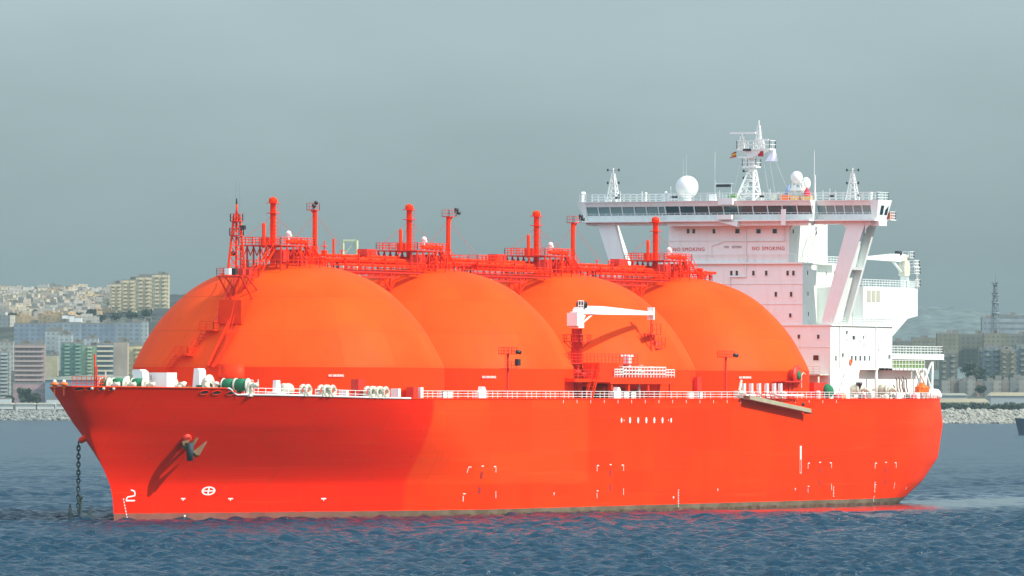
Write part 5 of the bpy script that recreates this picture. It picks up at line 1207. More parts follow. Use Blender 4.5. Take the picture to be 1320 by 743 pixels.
# crane
YC = -20.; pc_ = at(743.5, 470, Y=YC); XC = pc_.x
zc = lambda v: at(744, v, Y=YC).z
m = MB(); m.lathe([(.82, 0), (.82, zc(424) - 17), (.95, zc(424) - 17 + .02)], (XC, YC, 17), 20); m.ladder((XC - .95, YC, 17.2), (XC - .95, YC, zc(425)), (0, 1, 0), .5, .5, .04)
crane = m.build('deck_crane', REDD, ship)
zp = zc(441); m = MB(); m.lathe([(.82, 0), (2.1, 0), (2.1, .12), (.82, .12)], (XC, YC, zp), 16); pts = [(XC + 2.1 * math.cos(t), YC + 2.1 * math.sin(t), zp) for t in np.linspace(0, 2 * math.pi, 11)]; m.rail(pts, 1.1, 1.2, 2, .05)
for t in np.linspace(0, 2 * math.pi, 7)[:-1]: m.bar((XC + .8 * math.cos(t), YC + .8 * math.sin(t), zp - 1.0), (XC + 1.9 * math.cos(t), YC + 1.9 * math.sin(t), zp), .08)
m.build('pedestal_platform', REDD, crane)
zh0, zh1 = zc(423), zc(402); m = MB(); m.hexa([(XC - 1.0, YC - .75, zh0), (XC + .95, YC - .75, zh0), (XC + .95, YC + .75, zh0), (XC - 1.0, YC + .75, zh0), (XC - .9, YC - .7, zh1), (XC + .9, YC - .7, zh1), (XC + .9, YC + .7, zh1), (XC - .9, YC + .7, zh1)])
m.box((XC - 1.6, YC - .8, zh0 + .3), (XC - 1.02, YC + .9, zh1 - .2)); m.build('slewing_house', WHITE2, crane)
m = MB(); a_ = (XC + .3, zh1 + .2); tipx = at(841, 405, Y=YC).x; tz = at(841, 405, Y=YC).z
poly = [(XC - .9, zh1 - .1), (XC - .4, zc(397)), (sx(755, 395, YC), at(755, 394.5, Y=YC).z), (sx(775, 395, YC), at(775, 395, Y=YC).z), (tipx, at(841, 402.5, Y=YC).z), (tipx, at(841, 406.5, Y=YC).z), (sx(775, 405, YC), at(775, 405.8, Y=YC).z), (sx(756, 405, YC), at(756, 405, Y=YC).z), (XC + .9, zh1 - .4)]
m.prism(poly, YC - .38, YC + .38, 'XZ'); m.box((tipx - .7, YC - .5, tz - .9), (tipx - .25, YC + .5, tz + 1.0)); m.build('boom', WHITE2, crane)
m = MB(); m.tube((XC + 1.0, YC, zh0 + .4), (sx(764, 407, YC), YC, at(764, 405, Y=YC).z), .16, 8); m.tube((XC + 1.0, YC, zh0 + .4), (XC + 2.6, YC, zh0 + 1.9), .24, 8); m.build('luffing_cylinder', WHITE2, crane)
m = MB(); m.lathe([(.2, YC - .7), (.55, YC - .7), (.45, YC), (.55, YC + .7), (.2, YC + .7)], (sx(750, 393, YC), 0, at(750, 393, Y=YC).z), 14, axis='Y'); m.build('hoist_drum', BLACK, crane)
m = MB(); m.rail([(XC - 1.3, YC - .8, zc(400)), (XC + .6, YC - .8, zc(400))], 1.4, .9, 2, .06); m.build('winch_guard', WHITE2, crane)
m = MB(); m.bar((tipx - .5, YC, tz - .8), (tipx - .5, YC, at(838, 430, Y=YC).z), .12); m.tube((tipx - .5, YC, at(838, 430, Y=YC).z), (tipx - .5, YC, at(838, 434, Y=YC).z), .35, 8, .2); m.build('hook_tackle', REDD, crane)
# boom rest tower
m = MB(); xr0 = sx(838, 455, YC)
for (u0_, v0_, u1_, v1_) in ((841, 470, 838.5, 430), (847, 470, 843, 432), (834, 473, 841, 452), (852, 473, 846, 455), (841, 470, 847, 440)):
    p0_, p1_ = at(u0_, v0_, Y=YC), at(u1_, v1_, Y=YC); m.tube(p0_, p1_, .14, 5)
    m.tube(p0_ + Vector((0, 1.4, 0)), p1_ + Vector((0, 1.0, 0)), .14, 5)
for u0_, u1_, v_ in ((834, 847, 432), (841, 853, 450)):
    a_, b_ = at(u0_, v_, Y=YC), at(u1_, v_, Y=YC); m.box((a_.x + .6, YC - .6, a_.z), (b_.x, YC + .8, a_.z + .12)); m.rail([(a_.x + .8, YC - .6, a_.z), (b_.x, YC - .6, a_.z), (b_.x, YC + .8, a_.z)], 1.7, 1.2, 2, .045)
m.build('boom_rest', REDD, ship)

# ------------------------------------------------------------------ accommodation ladder (gangway), stanchions, reels
g0, g1 = at(963, 512, Y=-26.0), at(1042, 529.5, Y=-26.0)
m = MB(); d_ = (g1 - g0).normalized(); w_ = .45
m.hexa([(g0.x, -26.5, g0.z - .35), (g1.x, -26.5, g1.z - .35), (g1.x, -25.4, g1.z - .35), (g0.x, -25.4, g0.z - .35), (g0.x, -26.5, g0.z + .28), (g1.x, -26.5, g1.z + .28), (g1.x, -25.4, g1.z + .28), (g0.x, -25.4, g0.z + .28)])
gw = m.build('gangway_ladder', GANG, ship)
m = MB()
for k in range(13):
    p_ = g0.lerp(g1, .12 + .86 * k / 12); m.bar((p_.x, -26.4, p_.z + .25), (p_.x + .1, -26.4, p_.z + 1.25), .045)
m.bar((g0.x + 3, -26.4, g0.lerp(g1, .12).z + 1.25), (g1.x, -26.4, g1.z + 1.25), .04); m.bar((g0.x + 3, -26.4, g0.lerp(g1, .12).z + .75), (g1.x, -26.4, g1.z + .75), .035); m.build('hand_rail', RED, gw)
m = MB(); m.box((g1.x - .2, -26.6, g1.z - .5), (g1.x + .5, -25.3, g1.z - .35)); m.tube((g1.x - 3, -26.55, g1.z + 1.0), (g1.x - 3, -26.2, g1.z + 1.0), .28, 10); m.build('foot_roller', BLACK, gw)
m = MB(); m.box((g0.x - 1.0, -26.3, g0.z + .2), (g1.x - 2.5, -25.1, g0.z + .45)); m.build('turntable_beam', WHITE2, gw)
for u in (959, 968.5, 978.5, 988.5, 998, 1006):
    c = at(u, 510, Y=-24.2); zt_ = at(u, 494.5, Y=-24.2).z; m = MB(); m.box((c.x - .28, -24.4, 17.05), (c.x + .28, -23.9, zt_)); m.prism([(c.x + .28, 17.05), (c.x + 1.2, 17.05), (c.x + .28, 18.6)], -24.3, -24.0, 'XZ'); m.build('rescue_davit', WHITE2, ship)
m = MB(); c = at(953, 505, Y=-24); m.box((c.x - .8, -24.4, 17.05), (c.x + .8, -23.4, 18.4)); m.tube((c.x, -24, 18.4), (c.x + .8, -24, 20), .2, 6); m.build('gangway_winch', CREAM, ship)
# hose reel on red frame
c = at(1022, 484, Y=-22.5); m = MB(); m.lathe([(.01, -23.3), (1.6, -23.3), (1.6, -23.1), (.8, -23.1), (.8, -21.9), (1.6, -21.9), (1.6, -21.7), (.01, -21.7)], (c.x, 0, c.z), 20, axis='Y')
for dx in (-1.2, 0.3, 1.6): m.tube((c.x + dx, -22.4, 17.05), (c.x + dx * .8, -22.4, c.z - .6), .17, 5)
m.box((c.x - 5.5, -23.6, sz(1020, 493)), (c.x + 2.6, -21.4, sz(1020, 493) + .2)); m.box((c.x - 5.5, -22.0, 17.05), (c.x - 2.2, -21.4, sz(1020, 493)))
m.build('hose_reel', REDD, ship)
m = MB(); m.lathe([(.01, -23.45), (.7, -23.45), (.7, -23.31), (.01, -23.31)], (c.x + .5, 0, c.z), 12, axis='Y'); m.build('hose_reel_cover', GREEN, ship)
m = MB(); c2 = at(1033, 482, Y=-22.5); m.path([(c2.x, -22.5, 17.1 + 1.8), (c2.x, -22.5, c2.z - .3), (c2.x + .8, -22.5, c2.z + .2), (c2.x + 1.6, -22.5, c2.z - .1)], .09, 6); m.build('lamp_bracket', CREAM, ship)
c = at(1041, 500, Y=-19.5); b_ = at(1060, 494, Y=-19.5); m = MB(); m.box((c.x + .8, -20.3, 17.05), (b_.x, -17.9, at(1050, 493.5, Y=-19.5).z)); m.build('paint_store', REDD, ship)
c = at(1066, 502, Y=-20.5); m = MB(); m.ball((c.x, -20.5, 18.3), 1.15, 14, 1.05); m.build('covered_reel', GREEN, ship)
for u, v0, v1, w_, mm, nm in ((1054.5, 501, 512, 1.6, WHITE2, 'deck_cowl'), (1010, 500, 510, 1.2, WHITE2, 'deck_cowl'), (889, 503, 509, 2.6, WHITE2, 'deck_box')):
    c = at(u, 508, Y=-23.3); m = MB(); m.lathe([(.4, 0), (.38, (v1 - v0) / 8.2 - .3), (.5, (v1 - v0) / 8.2 - .2), (.2, (v1 - v0) / 8.2)], (c.x, -23.3, 17.05), 10); m.build(nm, mm, ship)
# upright tool rack by the after dome
m = MB(); c = at(897, 495, Y=-22.2); m.box((c.x - .8, -22.8, 17.05), (c.x + .8, -22.2, at(897, 486, Y=-22.2).z)); m.build('safety_locker', REDD, ship)

# ================================================================== ACCOMMODATION AND BRIDGE
XS = 232.7
def fy(u, v=350, X=XS): return at(u, v, X=X).y
def fz(v, u=960, X=XS): return at(u, v, X=X).z
def sxx(u, v=400, Y=-17.5): return at(u, v, Y=Y).x
def szz(v, u=1120, Y=-17.5): return at(u, v, Y=Y).z
YU0, YU1 = -10.2, 11.1
z_dk = 17.03; z_low = fz(420, 1060); z_mid = fz(338.5, 980); z_wing = fz(284.5, 960)
acc = MB(); acc.box((XS, YU0, z_mid), (XS + 16, YU1, z_wing)); block = acc.build('accommodation_block', WHITE, ship)
m = MB(); m.box((XS - .5, -12.8, z_mid - .25), (XS + 15.8, 12.8, z_mid - .003)); m.build('deck_ledge', WHITE, block)
m = MB(); m.box((XS, -12.6, z_low), (XS + 6.0, 12.6, z_mid - .252)); m.build('middle_tier', WHITE, block)
m = MB(); m.box((XS + 6.0, -11.2, z_low), (XS + 24, 11.2, z_mid - .252)); m.build('middle_tier', WHITE, block)
z_gal = szz(477)
xg = sxx(1107, 500); xe = sxx(1150, 470)
m = MB(); m.box((XS, -17.5, z_dk), (xg, 17.5, z_gal)); m.build('lower_tier', WHITE, block)
m = MB(); m.box((XS, -17.5, z_gal), (xe, 17.5, z_low - .003)); m.build('lower_tier', WHITE, block)
m = MB(); m.box((XS - .25, -17.8, z_low - .003), (xe + .1, 17.8, z_low + .16)); m.build('deck_ledge', WHITE, block)
# recessed gallery behind columns
m = MB(); m.box((xg, -15.6, z_dk), (XS + 46, 13.5, z_gal - .004)); m.build('gallery_wall', WHITE, block)
for u in (1105.5, 1131.5):
    x = sxx(u, 495); m = MB(); m.tube((x, -17.2, z_dk), (x, -17.2, z_gal), .26, 12); m.build('column', WHITE, block)
# horizontal deck seams on the front (weld ledges), thin vertical pipe
def ledge(z, y0, y1, X=XS, name='weld_ledge'): m = MB(); m.box((X - .1, y0, z), (X - .003, y1, z + .1)); m.build(name, WHITE, block)
for v in (366.5, 392.5): ledge(fz(v), -12.6, 12.6)
ledge(fz(448, 1050), -17.5, 12.6); ledge(fz(310.5), YU0, YU1)
m = MB(); y = fy(961.8); m.tube((XS - .18, y, fz(284.5)), (XS - .18, y, fz(357)), .12, 6); y2 = fy(941); m.tube((XS - .18, y, fz(357)), (XS - .18, y2, fz(357)), .12, 6); m.tube((XS - .18, y2, fz(357)), (XS - .18, y2, fz(368)), .12, 6); m.build('drain_pipe', WHITE, block)
m = MB(); y = fy(1011.5); m.tube((XS - .14, y, fz(286)), (XS - .14, y, fz(311)), .07, 6); y2 = fy(918); m.tube((XS - .14, fy(1011), fz(311)), (XS - .14, fy(935), fz(311)), .07, 6); m.tube((XS - .14, fy(935), fz(311)), (XS - .14, fy(918), fz(317)), .07, 6); m.tube((XS - .14, fy(918), fz(317)), (XS - .14, fy(918), fz(330)), .07, 6); m.build('drain_pipe', WHITE, block)
# railings of the upper front walkway, faint panels below the lettering
m = MB(); m.rail([(XS - .4, 11.5, z_mid), (XS - .4, -11.5, z_mid)], 1.35, 1.45, 1, .05); m.build('walkway_railing', WHITE, block)
# lettering
RLET = mat('red_lettering', (.55, .05, .04), .6); GLET = mat('grey_lettering', (.16, .17, .18), .6)
text_mesh('NO', .84, RLET, block, (XS - .05, fy(872.3), fz(321.5)), (0, -1, 0), (0, 0, 1), 'lettering', .02, .0, 1.0)
text_mesh('SMOKING', .84, RLET, block, (XS - .05, fy(894), fz(321.5)), (0, -1, 0), (0, 0, 1), 'lettering', .02, .0, 1.0)
text_mesh('NO', .84, RLET, block, (XS - .05, fy(974.3), fz(320.8)), (0, -1, 0), (0, 0, 1), 'lettering', .02, .0, 1.0)
text_mesh('SMOKING', .84, RLET, block, (XS - .05, fy(997), fz(320.8)), (0, -1, 0), (0, 0, 1), 'lettering', .02, .0, 1.0)
text_mesh('NO', .55, GLET, block, (XS - .05, fy(936.7), fz(318.7)), (0, -1, 0), (0, 0, 1), 'lettering', .02, .0, .9)
text_mesh('RETURN', .55, GLET, block, (XS - .05, fy(949.8), fz(318.7)), (0, -1, 0), (0, 0, 1), 'lettering', .02, .0, .75)
GR = mat('faded_grey_stencil', (.5, .48, .44), .7)
# windows: dark pane with a proud frame
def win_front(u, v, wpx, hpx, X=XS, glass=GLASS):
    y, z = fy(u, v, X), fz(v, u, X); k = 7.95; hw, hh = wpx / 2 / (k * .906), hpx / 2 / k
    m = MB(); m.box((X - .03, y - hw, z - hh), (X - .003, y + hw, z + hh)); w_ = m.build('window', glass, block)
    m = MB(); t = .09
    for (a, b) in (((y - hw - t, z - hh - t), (y + hw + t, z - hh)), ((y - hw - t, z + hh), (y + hw + t, z + hh + t)), ((y - hw - t, z - hh), (y - hw, z + hh)), ((y + hw, z - hh), (y + hw + t, z + hh))):
        m.box((X - .10, a[0], a[1]), (X - .003, b[0], b[1]))
    m.build('window_frame', WHITE, block)
for u, w_ in ((887.3, 3.6), (894.5, 3.6), (920.5, 3.6), (950.7, 5.6), (978, 5.6), (998.9, 5.6)): win_front(u, 298.3, w_, 5.8)
DW = mat('dark_brown_window', (.05, .02, .018), .2, spec=.7)
for u in (943, 950, 971.4, 988, 1015.5, 1023): win_front(u, 352.3, 3.2, 6.2, glass=DW)
for u in (1000.3, 1020): win_front(u, 379.6, 3.2, 6.2, glass=DW)
win_front(1019, 406.8, 3.2, 5.2, glass=DW)
for u in (1030, 1055): win_front(u, 434.2, 3.2, 5.2, glass=DW)
win_front(1052, 461.5, 7.0, 6.6, glass=DW)
def win_side(u, v, wpx, hpx, Y, glass=GLASS, name='window'):
    p = at(u, v, Y=Y); k = 7.85; hw, hh = wpx / 2 / (k * .423), hpx / 2 / k; m = MB(); m.box((p.x - hw, Y - .03, p.z - hh), (p.x + hw, Y - .003, p.z + hh)); m.build(name, glass, block)
for u, w_ in ((1077.5, 1.6), (1098, 2.0), (1103, 2.0), (1108.8, 2.0), (1114.6, 2.0), (1120.5, 1.4)): win_side(u, 462, w_, 6.2, -17.5)
for u in (1099.4, 1113): win_side(u, 435, 1.0, 4.4, -17.5)
for u, v in ((1041, 352), (1041.5, 379), (1042, 405)): win_side(u, v, .9, 5.2, -12.6)
for u, v in ((1065, 353), (1075, 352), (1066, 380)): win_side(u, v, .9, 5, -11.2)
win_side(1022.5, 298.5, 1.4, 5, YU0); win_side(1052, 299, 2.0, 12, YU0); win_side(1091, 462, 4.0, 14, -17.5, mat('shaded_doorway', (.55, .58, .55), .6), 'doorway')
m = MB(); m.stair((sxx(1038, 330, YU0 - 1.2), YU0 - 1.2, z_mid + .1), (sxx(1050, 303, YU0 - 1.2), YU0 - 1.2, at(1050, 302, Y=YU0 - 1.2).z), (0, 1, 0), .9); m.build('outside_stair', WHITE, block)
m = MB(); m.rail([(XS + 16, YU0, z_mid), (XS + 23.8, YU0, z_mid)], 1.2, 1.3, 3, .05); m.rail([(XS + 23.8, YU0, z_mid), (XS + 23.8, 10, z_mid)], 1.2, 1.3, 3, .05); m.build('deck_railing', WHITE, block)
# vertical ladder + cable trunk on the side
m = MB(); x = sxx(1044, 380, -11.2) ; m.ladder((x, -11.4, z_low), (x, -11.4, z_mid), (1, 0, 0), .6, .5, .04); m.build('ladder', WHITE, block)
m = MB(); x = sxx(1060, 330, YU0); m.ladder((x, YU0 - .2, z_mid), (x, YU0 - .2, z_wing), (1, 0, 0), .6, .5, .04); m.build('ladder', WHITE, block)
m = MB(); m.rail([(XS, -17.6, z_low + .16), (xe, -17.6, z_low + .16)], 1.1, 1.5, 3, .045); m.build('deck_railing', WHITE, block)
# fittings on the lower side: white pipes, lifebuoy ring outline, cable trays
rd = random.Random(21)
for k in range(12):
    u = rd.uniform(1074, 1146); v = rd.uniform(428, 470); p = at(u, v, Y=-17.5); m = MB(); m.box((p.x - .2, -17.7, p.z - rd.uniform(.15, .5)), (p.x + .25, -17.503, p.z + .2)); m.build('wall_fitting', WHITE2 if k % 3 else GALV, block)
for u in (1082, 1128): m = MB(); p = at(u, 440, Y=-17.5); m.tube((p.x, -17.62, z_gal + .2), (p.x, -17.62, z_low), .08, 6); m.build('drain_pipe', WHITE, block)
# lifebuoys hang on the wall: things of their own
def buoy(u, v, Y, label, s=.42):
    p = at(u, v, Y=Y); m = MB(); pts = [(p.x + s * math.cos(t), Y - .13, p.z + s * math.sin(t)) for t in np.linspace(0, 2 * math.pi, 15)]; m.path(pts, .11, 6); tag(m.build('lifebuoy', ORANGE), label, 'lifebuoy', 'lifebuoys on the ship')
buoy(1096, 467, -17.5, 'orange lifebuoy beside the doorway above the side stair')
# ship side stairs in front of the gallery
m = MB(); m.stair((sxx(1084, 506, -18.3), -18.3, 17.1), (sxx(1095, 478, -18.3), -18.3, z_gal), (0, 1, 0), 1.0); m.build('outside_stair', WHITE, block)
m = MB(); m.stair((sxx(1095, 503, -17.0), -17.0, 17.1), (sxx(1104, 478, -17.0), -17.0, z_gal), (0, 1, 0), 1.0); m.build('outside_stair', WHITE, block)
m = MB(); m.box((XS - 3.6, -17.2, at(1058, 484, X=XS - 3).z), (XS - .003, -6, at(1058, 484, X=XS - 3).z + .2)); m.rail([(XS - 3.5, -17.2, at(1058, 484, X=XS - 3).z + .2), (XS - 3.5, -6, at(1058, 484, X=XS - 3).z + .2)], 1.2, 1.3, 3, .05); 
for y in (-16.8, -15, -12): m.tube((XS - 3.3, y, 17.05), (XS - 3.3, y, at(1058, 484, X=XS - 3).z), .16, 8)
m.build('cross_walkway', CREAM, block)
# after casing with the sloping underside
xc0, xc1 = sxx(1113, 390), sxx(1183, 390, -14.0); xch = sxx(1170, 390); zt_c = szz(370.5, 1150); za, zb_ = szz(434, 1149), szz(411.5, 1180)
casing = MB()
prof = [(xc0, z_low), (xe, z_low), (xe, za), (xch + .0, zb_), (xch + .0, zt_c), (xc0, zt_c)]
casing.prism([(xc0, z_low - .0), (xe - .01, z_low - .0), (xe - .01, za), (xch, zb_), (xch, zt_c), (xc0, zt_c)], -17.5, 15, 'XZ')
casing.hexa([(xch, -17.5, zb_), (xch, 12, zb_), (xc1, 9, zb_ + .6), (xc1, -14.0, zb_ + .6), (xch, -17.5, zt_c), (xch, 12, zt_c), (xc1, 9, zt_c), (xc1, -14.0, zt_c)])
cs = casing.build('funnel_casing', WHITE, ship)
m = MB(); m.rail([(xc0 + .2, -17.3, zt_c), (xch, -17.3, zt_c), (xc1 - .2, -13.8, zt_c), (xc1 - .2, 8, zt_c)], 1.15, 1.2, 3, .055); m.rail([(xc0 + .2, -17.3, zt_c), (xc0 + .2, 14, zt_c)], 1.15, 1.3, 3, .05); m.build('casing_railing', WHITE, cs)
for k, u in enumerate((1120, 1126, 1132)):
    p = at(u, 382, Y=-17.5); m = MB(); m.box((p.x - .75, -17.56, p.z - .95), (p.x + .75, -17.503, p.z + .95)); m.build('vent_louvre', mat('louvre_grey', (.42, .42, .34), .7), cs)
m = MB(); m.box((xc0 - 4.6, -15.5, z_low + .17), (xc0, 12, szz(371, 1105, -15.5))); m.build('casing_wing', WHITE, cs)
m = MB(); m.lathe([(2.2, 0), (2.0, 3.5), (.01, 3.5)], (xc0 + 8, 2, zt_c), 20); m.build('funnel_uptake', WHITE, cs)
m = MB(); m.lathe([(.5, 0), (.6, 0), (.6, .9), (.01, 1.0)], (xc0 - 3.2, -14.5, szz(371, 1105, -15.5)), 10); m.box((xc0 - 4.4, -15.3, szz(371, 1105, -15.5)), (xc0 - 2.8, -14, szz(371, 1105, -15.5) + .8)); m.build('vent_head', CREAM, cs)
# after crane
YA = -13.5; pa = at(1166, 370, Y=YA); ac = lambda v: at(1165, v, Y=YA).z; au = lambda u, v=340: at(u, v, Y=YA).x
m = MB(); m.lathe([(.75, 0), (.75, ac(356) - zt_c), (.9, ac(356) - zt_c + .05)], (pa.x, YA, zt_c), 18); c2 = m.build('stores_crane', WHITE, ship)
m = MB(); m.prism([(pa.x - 1.3, ac(356)), (pa.x + .9, ac(356)), (pa.x + 1.1, ac(345)), (pa.x + .4, ac(329)), (pa.x - .8, ac(331)), (pa.x - 1.4, ac(345))], YA - .55, YA + .55, 'XZ'); m.build('slewing_house', CREAM, c2)
m = MB(); m.prism([(pa.x - .4, ac(328)), (pa.x - .2, ac(335)), (au(1158), ac(338.0)), (au(1108), ac(336.5)), (au(1108), ac(334.2)), (au(1150), ac(328.0))], YA - .42, YA + .42, 'XZ'); m.build('boom', WHITE, c2)
m = MB(); m.tube((pa.x - .9, YA, ac(353)), (au(1150.5), YA, ac(337)), .2, 8); m.build('luffing_cylinder', WHITE, c2)
m = MB(); m.lathe([(.01, YA - .5), (.38, YA - .5), (.38, YA + .5), (.01, YA + .5)], (au(1158), 0, ac(327)), 12, axis='Y'); m.build('hoist_drum', BLACK, c2)
m = MB()
for u0_, u1_, v_ in ((1166, 1171, 333), (1171, 1178, 344), (1172, 1179, 353), (1173, 1179, 369)):
    a_, b_ = au(u0_), au(u1_); m.box((a_, YA - 1, ac(v_)), (b_, YA + 1, ac(v_) + .1)); m.rail([(a_, YA - 1, ac(v_)), (b_, YA - 1, ac(v_)), (b_, YA + 1, ac(v_))], 1.1, .8, 2, .06)
m.ladder((au(1176), YA - .9, zt_c), (au(1176), YA - .9, ac(335)), (1, 0, 0), .5, .45, .05); m.build('crane_ladder', WHITE2, c2)
# stern platform, green nets, after deck house
xp = sxx(1217, 460); zp_ = szz(463.8, 1190)
m = MB(); m.box((xe, -17.5, zp_), (xp, 17.5, zp_ + .95)); pf = m.build('stern_platform', WHITE, ship)
m = MB(); m.rail([(xe, -17.3, zp_ + .95), (xp - .1, -17.3, zp_ + .95), (xp - .1, 17.3, zp_ + .95)], 1.25, 1.35, 3, .06); m.build('platform_railing', WHITE, pf)
def truss_leg(y):
    m = MB(); xa_, xb_ = sxx(1191.5, 490), sxx(1206, 490)
    m.tube((xa_, y, 17.05), (xa_, y, zp_), .2, 8); m.tube((xb_, y, 17.05), (xb_, y, zp_), .22, 8)
    m.tube((xa_, y, zp_), (xb_, y, 18.4), .2, 6); m.tube((xb_, y, zp_), (xa_, y, 18.6), .2, 6); m.build('truss_leg', WHITE, pf)
for y in (-16.9, -8, 8, 16.9): truss_leg(y)
zn0, zn1 = szz(475, 1168), szz(465, 1168)
m = MB(); m.box((sxx(1147), -17.4, zn0), (sxx(1192), -17.3, zn1)); m.build('netting_panel', NET, pf)
m = MB()
for k in range(12): x = sxx(1147) + (sxx(1192) - sxx(1147)) * k / 11; m.bar((x, -17.48, zn0), (x, -17.48, zn1), .09)
for z in (zn0, (zn0 + zn1) / 2, zn1): m.bar((sxx(1147), -17.48, z), (sxx(1192), -17.48, z), .06)
m.build('netting_frame', WHITE2, pf)
m = MB(); m.box((sxx(1133), -17.5, z_gal - .0), (sxx(1195), 17, zn0 - .003)); m.box((sxx(1137, 495), -15.2, z_dk), (sxx(1194, 495), 15, z_gal - .003)); m.build('after_house', WHITE, ship)
for k in range(11):
    u = 1140 + k * 4.9; m = MB(); p = at(u, 480, Y=-17.5); m.box((p.x - .1, -17.58, z_gal + .05), (p.x + .1, -17.503, z_gal + .3)); m.build('wall_fitting', GALV, block)
# hoses hanging in front of the after house
for k, (u, h_) in enumerate(((1153, 1.2), (1156, 2.4), (1159.5, 2.5), (1163, 2.1), (1165, 2.6), (1168.5, 2.3))):
    p = at(u, 500, Y=-17.8); m = MB(); z0_ = at(u, 506, Y=-17.8).z; m.path([(p.x - .5, -17.8, z0_ + h_), (p.x, -17.8, z0_ + h_ - .3), (p.x + .1, -17.8, z0_ + .8), (p.x + .6, -17.8, z0_)], .10, 5); m.build('hanging_hose', mat('grey_hose', (.12, .12, .12), .7), ship)
m = MB(); a_, b_ = at(1184, 479, Y=-18.5), at(1194.5, 500, Y=-18.5); m.tube(a_, b_, .13, 6); m.build('davit_arm', CREAM, ship)
m = MB(); p = at(1175, 510, Y=-17.8); m.tube((p.x, -17.8, 17.05), (p.x, -17.8, at(1175, 479, Y=-17.8).z), .08, 6); m.build('stanchion', WHITE, ship)
# rescue boat
pb_ = at(1189, 503, Y=-18.2); rb = empty('rescue_boat', (pb_.x, pb_.y, 18.0), 'small orange covered rescue boat under the stern platform', 'rescue boat')
m = MB(); secs = []
for i in range(9):
    t = i / 8; x = pb_.x - 2.3 + 4.6 * t; w_ = .8 * math.sin(math.pi * min(max(t, .12), .9)) ** .6; h_ = .25 + .35 * abs(t - .5)
    secs += [(x, -18.2 - w_, 18.7 + h_), (x, -18.2 - w_ * .7, 18.1), (x, -18.2 + w_ * .7, 18.1), (x, -18.2 + w_, 18.7 + h_)]
m.add(secs, [(i * 4 + k, i * 4 + (k + 1) % 4, (i + 1) * 4 + (k + 1) % 4, (i + 1) * 4 + k) for i in range(8) for k in range(4)] + [(0, 1, 2, 3), (32, 33, 34, 35)]); m.build('hull', ORANGE, rb)
m = MB(); m.hexa([(pb_.x - 1.7, -18.9, 18.9), (pb_.x + 1.4, -18.9, 18.9), (pb_.x + 1.4, -17.6, 18.9), (pb_.x - 1.7, -17.6, 18.9), (pb_.x - .5, -18.4, 19.8), (pb_.x + .3, -18.4, 19.8), (pb_.x + .3, -18, 19.8), (pb_.x - .5, -18, 19.8)]); m.build('canopy', ORANGE, rb)
# after mooring gear, raft canisters, rolls
for k, (u, Y, s_) in enumerate(((1196, -17.5, .9), (1201, -17.3, 1.0), (1206, -17.0, .95), (1209, -16.6, .7))):
    p = at(u, 508, Y=Y); m = MB(); m.ball((p.x, Y, 17.05 + s_ * .9), s_, 12, .95); m.build('tarpaulin_bundle', WHITE2, ship)
for k, (u, mm) in enumerate(((1081, MARKR), (1084, ORANGE), (1087, ORANGE), (1078.5, FRED), (1112, FRED), (1110, BLACK), (1178, FRED), (1169, BLACK), (1151, BLACK), (1142, CREAM), (1144, BLACK))):
    p = at(u, 508, Y=-19.5); m = MB(); m.lathe([(.42, 0), (.5, .3), (.45, .75), (.01, .95)], (p.x, -19.5, 17.05), 12); m.build('deck_canister', mm, ship)
for u, L_ in ((1104, 1.6), (1140, 1.6)):
    p = at(u, 506, Y=-18.2); winch(p.x, -18.0, 17.05, 1, L_, name='after_winch', rm=CREAM)
p = at(1107.5, 503, Y=-18.8); m = MB(); m.lathe([(.1, 0), (.14, .9), (.5, 1.5), (.55, 1.9), (.01, 1.6)], (p.x, -18.8, 17.9), 12); m.build('dark_funnel_light', BLACK, ship)
m = MB(); p = at(1088, 500, Y=-19); m.ball((sxx(1098, 500, -15.5), -15.9, 18.2), 1.7, 18, .9); m.build('covered_capstan', WHITE2, ship)
p = at(1217.5, 544, Y=-18); m = MB(); m.box((281.8, -15.2, 12.6), (283.3, -13.8, 14.0)); m.rail([(283.2, -15.2, 14.0), (283.2, -12.8, 14.0)], .8, .8, 2, .06); m.build('stern_fairlead', CREAM, ship)

